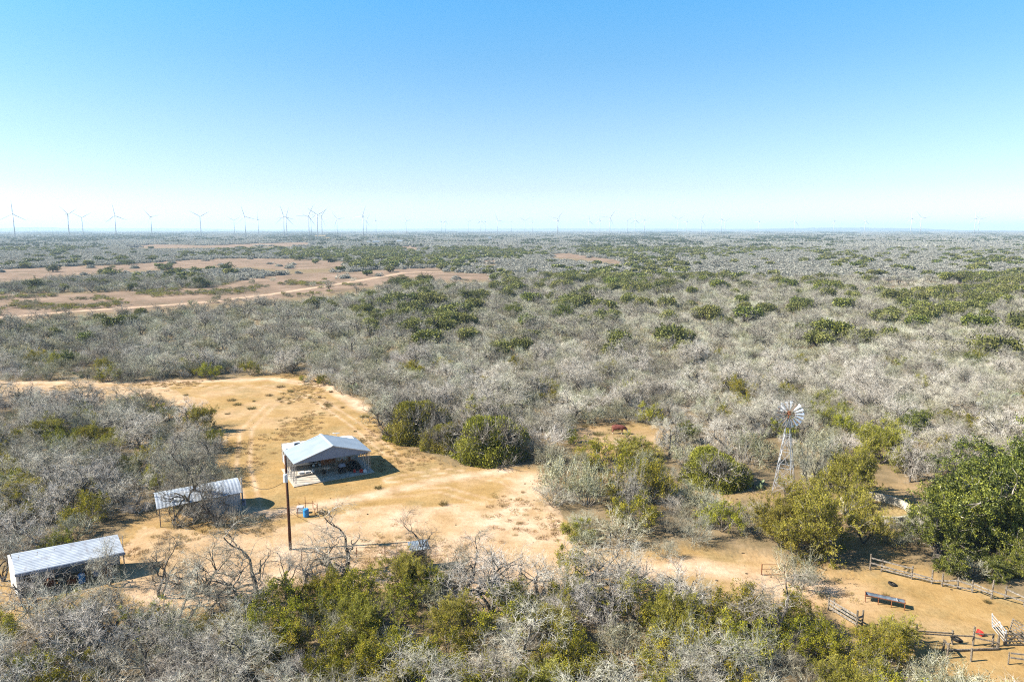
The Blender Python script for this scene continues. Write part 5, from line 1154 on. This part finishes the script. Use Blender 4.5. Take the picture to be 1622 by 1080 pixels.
def instancer(name, meshes, X, Y, rot, SX, SZ, idx, label, cat):
    col = bpy.data.collections.new('source_'+name)
    for i, me in enumerate(meshes): so_ = bpy.data.objects.new('src_%s_%02d' % (name, i), me); col.objects.link(so_)
    me = bpy.data.meshes.new(name); n_ = len(X); me.vertices.add(n_)
    me.vertices.foreach_set('co', np.stack([X, Y, np.zeros(n_)], 1).astype(np.float32).ravel())
    for nm, arr in (('rot', rot), ('sx', SX), ('sz', SZ)): a = me.attributes.new(nm, 'FLOAT', 'POINT'); a.data.foreach_set('value', np.asarray(arr, np.float32))
    a = me.attributes.new('idx', 'INT', 'POINT'); a.data.foreach_set('value', np.asarray(idx, np.int32))
    o = obj(name, me); ng = bpy.data.node_groups.new('scatter_'+name, 'GeometryNodeTree')
    ng.interface.new_socket('Geometry', in_out='INPUT', socket_type='NodeSocketGeometry'); ng.interface.new_socket('Geometry', in_out='OUTPUT', socket_type='NodeSocketGeometry')
    N = ng.nodes; L = ng.links; gi = N.new('NodeGroupInput'); go = N.new('NodeGroupOutput'); ip = N.new('GeometryNodeInstanceOnPoints'); ci = N.new('GeometryNodeCollectionInfo')
    ci.inputs['Collection'].default_value = col; ci.inputs['Separate Children'].default_value = True; ci.inputs['Reset Children'].default_value = True
    def na(nm, ty):
        q = N.new('GeometryNodeInputNamedAttribute'); q.data_type = ty; q.inputs['Name'].default_value = nm; return q.outputs['Attribute']
    m2p = N.new('GeometryNodeMeshToPoints'); L.new(gi.outputs[0], m2p.inputs['Mesh']); L.new(m2p.outputs[0], ip.inputs['Points'])
    L.new(ci.outputs[0], ip.inputs['Instance']); ip.inputs['Pick Instance'].default_value = True; L.new(na('idx', 'INT'), ip.inputs['Instance Index'])
    cx = N.new('ShaderNodeCombineXYZ'); L.new(na('rot', 'FLOAT'), cx.inputs['Z']); L.new(cx.outputs[0], ip.inputs['Rotation'])
    cs = N.new('ShaderNodeCombineXYZ'); sx = na('sx', 'FLOAT'); L.new(sx, cs.inputs['X']); L.new(sx, cs.inputs['Y']); L.new(na('sz', 'FLOAT'), cs.inputs['Z']); L.new(cs.outputs[0], ip.inputs['Scale'])
    L.new(ip.outputs[0], go.inputs[0]); md = o.modifiers.new('scatter', 'NODES'); md.node_group = ng
    tag(o, label, cat); kindof(o, 'stuff'); return o

# leftovers of the near brush (beyond the nearest 300 of each kind, or beside the frame)
names = {'bare': ('leafless_woodland', 'mass of leafless pale mesquite trees filling the middle distance'), 'bush': ('leafless_scrub', 'mass of leafless grey bushes filling the middle distance'), 'mixed': ('thin_scrub', 'grey olive scrub mixed through the middle distance'),
         'olive': ('leafy_undergrowth', 'yellow olive leafy undergrowth among the grey brush'), 'huis': ('feathery_undergrowth', 'yellow green feathery growth among the near brush'), 'oak': ('oak_woodland', 'dark green oaks scattered through the grey brush')}
for k in VAR:
    q = [r for r in rest if r[0] == k]
    if not q: continue
    A = np.array([r[1:] for r in q], float); ms = [joined(a, b, 'far_'+k) for a, b in VAR[k]]
    NW = np.array([e[0] for e in NOM[k]]); NH = np.array([e[1] for e in NOM[k]]); v = A[:, 0].astype(int)
    instancer(names[k][0], ms, A[:, 1], A[:, 2], A[:, 3], A[:, 4]/NW[v], A[:, 5]/NH[v], v, names[k][1], 'brush')

# middle distance, 165-430 m
P = jgrid(165, 430, 4.0, 20); P = P[allowed(P)]; g = greens(P[:, 0], P[:, 1]); r = rs.rand(len(P))
MIDS = []
for s, t in ((71,'twig'),(72,'twig_grey'),(73,'twig_grey')): a = bare_bush(s, t, 500, .019); MIDS.append(joined(*a, 'mid_bush'))
for s, t in ((74,'twig'),(75,'twig_grey')): a = bare_tree(s, t, 700, .021); MIDS.append(joined(*a, 'mid_tree'))
for s in (76, 77): a = mixed_bush(s, 1200, .12); MIDS.append(joined(*a, 'mid_scrub'))
MW = [extent([m]) for m in MIDS]
idx = np.where(r < .50, rs.randint(0, 3, len(P)), np.where(r < .72, rs.randint(3, 5, len(P)), rs.randint(5, 7, len(P))))
keep = ~(g & (rs.rand(len(P)) < .75)); q = rs.rand(len(P))
wid = np.where((idx == 3) | (idx == 4), 5.5+3.5*q, 3.6+2.4*q); hei = np.where((idx == 3) | (idx == 4), 3.8+2.6*q, 1.7+1.9*q)
mw = np.array([e[0] for e in MW])[idx]; wl = None; mh = np.array([e[1] for e in MW])[idx]
instancer('grey_scrub', MIDS, *(P[keep].T), rs.rand(keep.sum())*6.28, (wid/mw)[keep], (hei/mh)[keep], idx[keep], 'grey leafless scrub covering the plain toward the horizon', 'brush')
GM = [round_oak(81, 'leaf_mid'), round_oak(82, 'leaf_oak'), round_oak(83, 'leaf_mid'), round_oak(84, 'leaf_mid', 2400, .18, 2.4, 2.6)]
GW = [extent([m]) for m in GM]
kk = np.where(~keep)[0]; n_ = len(kk); gi_ = rs.randint(0, 4, n_); q = rs.rand(n_); wid = 5.2+5.4*q**1.3; hei = 3.8+2.8*q
px_, py_ = project(P[kk, 0], P[kk, 1]); wl = np.where(px_ < 600, .62, 1.0); wid = wid*wl; hei = hei*(.35+.65*wl)*.95; order = np.argsort(P[kk, 1]/wid); ok_ = (px_ > -20) & (px_ < 1642) & (gi_ < 3); own = set()
room = 298 - cnt.get('oak', 0) - 30
for j in order:
    if ok_[j] and len(own) < max(room, 0):
        own.add(int(j)); x, y = P[kk[j]]; o = obj('oak_tree', GM[gi_[j]], None, (x, y, 0), rs.rand()*6.28); o.scale = (wid[j]/GW[gi_[j]][0],)*2 + (hei[j]/GW[gi_[j]][1],)
        lab = '%s %s live oak crown %s' % ('broad' if q[j] > .5 else 'small', 'dark' if gi_[j] < 2 else 'yellowish', where(float(px_[j]), float(py_[j])))
        if len(lab.replace('-', ' ').split()) > 16: lab = lab[:lab.rfind(' on the ')]
        tag(o, lab, 'tree', 'live oaks in the far brush')
rem = np.array([j for j in range(n_) if j not in own])
instancer('green_thicket', GM, P[kk[rem], 0], P[kk[rem], 1], rs.rand(len(rem))*6.28, wid[rem]/np.array([e[0] for e in GW])[gi_[rem]], hei[rem]/np.array([e[1] for e in GW])[gi_[rem]], gi_[rem], 'dark green evergreen crowns dotted over the plain', 'brush')

# 430-1150 m
P = jgrid(430, 1150, 6.0, 40, rs=rs); P = P[allowed(P)]; g = greens(P[:, 0], P[:, 1]) & (rs.rand(len(P)) < .7)
LG = [far_bush(91+i, M['far_grey'], 420, .42) for i in range(4)]; LV = [round_oak(97+i, ('leaf_mid', 'leaf_oak', 'leaf_mid')[i], 700, .5) for i in range(3)]
a = P[~g]; n_ = len(a); q = rs.rand(n_); instancer('distant_scrub', LG, a[:, 0], a[:, 1], rs.rand(n_)*6.28, 1.1+.6*q, .62+.35*q, rs.randint(0, 4, n_), 'pale grey scrub running to the horizon', 'brush')
a = P[g]; n_ = len(a); q = rs.rand(n_); instancer('distant_evergreens', LV, a[:, 0], a[:, 1], rs.rand(n_)*6.28, 1.4+.9*q, 1.2+.6*q, rs.randint(0, 3, n_), 'dark evergreen clumps toward the horizon', 'brush')
# 1150-9000 m
def patch(seed, size, nb, mt, q_, nq, hh, el=2.0):
    rng = np.random.RandomState(seed); C = []
    for k in range(nb): C.append(shell_points(nq, 2.6+1.6*rng.rand(), hh*(.6+.5*rng.rand()), rng) + np.array([*((rng.rand(2)-.5)*size), 0]))
    V, F = leaf_quads(np.vstack(C), q_, rng, el); return assemble('patch', [(V, F, 0)], [mt])
for nm, y0, y1, sp, pr in (('horizon_scrub', 1150, 3000, 26, 1), ('horizon_wood', 3000, 9000, 75, 2)):
    P = jgrid(y0, y1, sp, 200, rs=rs); P = P[allowed(P)]; g = greens(P[:, 0], P[:, 1]) & (rs.rand(len(P)) < .8)
    A_ = [patch(100+pr*10+i, sp*1.1, 16 if pr == 1 else 46, M['far_grey'], 1.1*pr, 70, 3.4) for i in range(3)]; B_ = [patch(150+pr*10+i, sp*1.0, 8 if pr == 1 else 30, M['far_green'], 1.3*pr, 80, 5.2, 1.5) for i in range(3)]
    n_ = len(P); instancer(nm, A_, P[:, 0], P[:, 1], rs.rand(n_)*6.28, np.ones(n_), .8+.4*rs.rand(n_), rs.randint(0, 3, n_), 'faint scrub at the horizon' if pr == 1 else 'hazy scrub on the skyline', 'brush')
    a = P[g]; n_ = len(a); instancer(nm + '_evergreens', B_, a[:, 0], a[:, 1], rs.rand(n_)*6.28, np.ones(n_), .8+.5*rs.rand(n_), rs.randint(0, 3, n_), 'dark evergreens near the horizon' if pr == 1 else 'dark evergreens on the skyline', 'brush')

# ---------------------------------------------------------------- dry grass, weeds and dung in the clearing
def tuft(seed, n=60, h=.28, w_=.012, sp_=.22, mt='grass'):
    rng = np.random.RandomState(seed); g = rng.rand(n)*6.28; r = sp_*rng.rand(n)**.6; b = np.stack([r*np.cos(g), r*np.sin(g), np.zeros(n)], 1)
    d = unit(np.stack([np.cos(g)*.6, np.sin(g)*.6, np.ones(n)], 1) + .35*rng.randn(n, 3)); t = b + d*(h*(.5+rng.rand(n)))[:, None]; s = unit(np.cross(d, rng.randn(n, 3)))*w_
    V = np.stack([b-s, b+s, t+s*.3, t-s*.3], 1).reshape(-1, 3); return assemble('tuft', [(V, np.arange(n*4).reshape(-1, 4), 0)], [M[mt]])
P = jgrid(40, 215, .95, 5); px, py = project(P[:, 0], P[:, 1]); inz = inpoly(px, py, CLEAR) | inpoly(px, py, COWPAD) | inpoly(px, py, SPOT1) | inpoly(px, py, HANDZONE)
inz &= (vnoise(P[:, 0], P[:, 1], 7) + .35*rs.rand(len(P)) > .90); lx = (P[:, 0]+27.25)*math.cos(CA)+(P[:, 1]-82.05)*math.sin(CA); ly = -(P[:, 0]+27.25)*math.sin(CA)+(P[:, 1]-82.05)*math.cos(CA)
inz &= ~((lx > -.8) & (lx < 10.8) & (ly > -1) & (ly < 9.5)) & (np.hypot(P[:, 0]-41.3, P[:, 1]-73.3) > 4)
a = P[inz]; n_ = len(a); instancer('dry_grass', [tuft(i, 90, .17, .012, .42) for i in range(3)], a[:, 0], a[:, 1], rs.rand(n_)*6.28, .7+.8*rs.rand(n_), .6+.7*rs.rand(n_), rs.randint(0, 3, n_), 'short dry grass tufts over the sandy clearing', 'grass')
P = jgrid(44, 215, 3.2, 5); px, py = project(P[:, 0], P[:, 1]); inz = inpoly(px, py, CLEAR) | inpoly(px, py, COWPAD) | inpoly(px, py, SPOT1)
dens = np.where((py < 700) & (py > 605) & (px > 330), .20, .025); inz &= rs.rand(len(P)) < dens*(.3+1.4*vnoise(P[:, 0], P[:, 1], 9))
lx = (P[:, 0]+27.25)*math.cos(CA)+(P[:, 1]-82.05)*math.sin(CA); ly = -(P[:, 0]+27.25)*math.sin(CA)+(P[:, 1]-82.05)*math.cos(CA); inz &= ~((lx > -.8) & (lx < 10.8) & (ly > -1) & (ly < 9.5))
a = P[inz]; n_ = len(a); instancer('dry_weeds', [tuft(10+i, 160, .42, .016, .5, 'weed') for i in range(3)], a[:, 0], a[:, 1], rs.rand(n_)*6.28, .5+1.1*rs.rand(n_)**2, .4+.7*rs.rand(n_), rs.randint(0, 3, n_), 'low brown weeds dotted over the clearing', 'weeds')
def clod(seed):
    rng = np.random.RandomState(seed); b = MB().lathe((0,0,0), [(.12,0), (.14,.03), (.10,.07), (.03,.09), (0,.09)], 7); V = np.array(b.v); V[:, :2] *= (1+.3*rng.randn(len(V), 1)*.5); b.v = [tuple(v) for v in V]; return b.mesh('clod', M['rock'])
P = jgrid(45, 120, 1.5, 5); px, py = project(P[:, 0], P[:, 1]); inz = inpoly(px, py, CLEAR) | inpoly(px, py, COWPAD) | inpoly(px, py, SPOT1); d = np.where((px > 820) & (px < 1300) & (py > 720), .34, .03); inz &= rs.rand(len(P)) < d
a = P[inz]; n_ = len(a); instancer('dung_and_stones', [clod(i) for i in range(3)], a[:, 0], a[:, 1], rs.rand(n_)*6.28, .3+.9*rs.rand(n_)**2.5, .4+.6*rs.rand(n_), rs.randint(0, 3, n_), 'dark dung and stones scattered on the bare ground', 'stones')
P = jgrid(200, 430, 3.4, 5); px, py = project(P[:, 0], P[:, 1]); inz = inpoly(px, py, FIELD) & ((vnoise(P[:, 0], P[:, 1], 13) > .62) | (inpoly(px, py, [(20,478),(120,486),(190,478),(200,486),(100,494),(20,490)])))
a = P[inz & (seg_dist(P[:, 0], P[:, 1], TRACKS[0]) > 5)]; n_ = len(a); instancer('field_weeds', [leafy_bush(301, 'leaf_grey', 900, .14)[1], leafy_bush(302, 'leaf_olive', 900, .14)[1]], a[:, 0], a[:, 1], rs.rand(n_)*6.28, .45+.4*rs.rand(n_), .3+.3*rs.rand(n_), rs.randint(0, 2, n_), 'low olive brush strips along the field edges', 'weeds')

# ---------------------------------------------------------------- air
HAZE = 1.1e-4
if HAZE:
    hm = bpy.data.materials.new('haze'); hm.use_nodes = True; n = hm.node_tree.nodes; n.clear(); out = n.new('ShaderNodeOutputMaterial'); pv = n.new('ShaderNodeVolumePrincipled')
    pv.inputs['Color'].default_value = (.64, .84, 1.0, 1); pv.inputs['Density'].default_value = HAZE; pv.inputs['Anisotropy'].default_value = 0.1; hm.node_tree.links.new(pv.outputs[0], out.inputs['Volume'])
    hz = MB().box((0, 0, 66), (33000, 33000, 134)).put('haze', hm); kindof(hz, 'stuff'); tag(hz, 'pale blue haze over the far plain', 'haze')
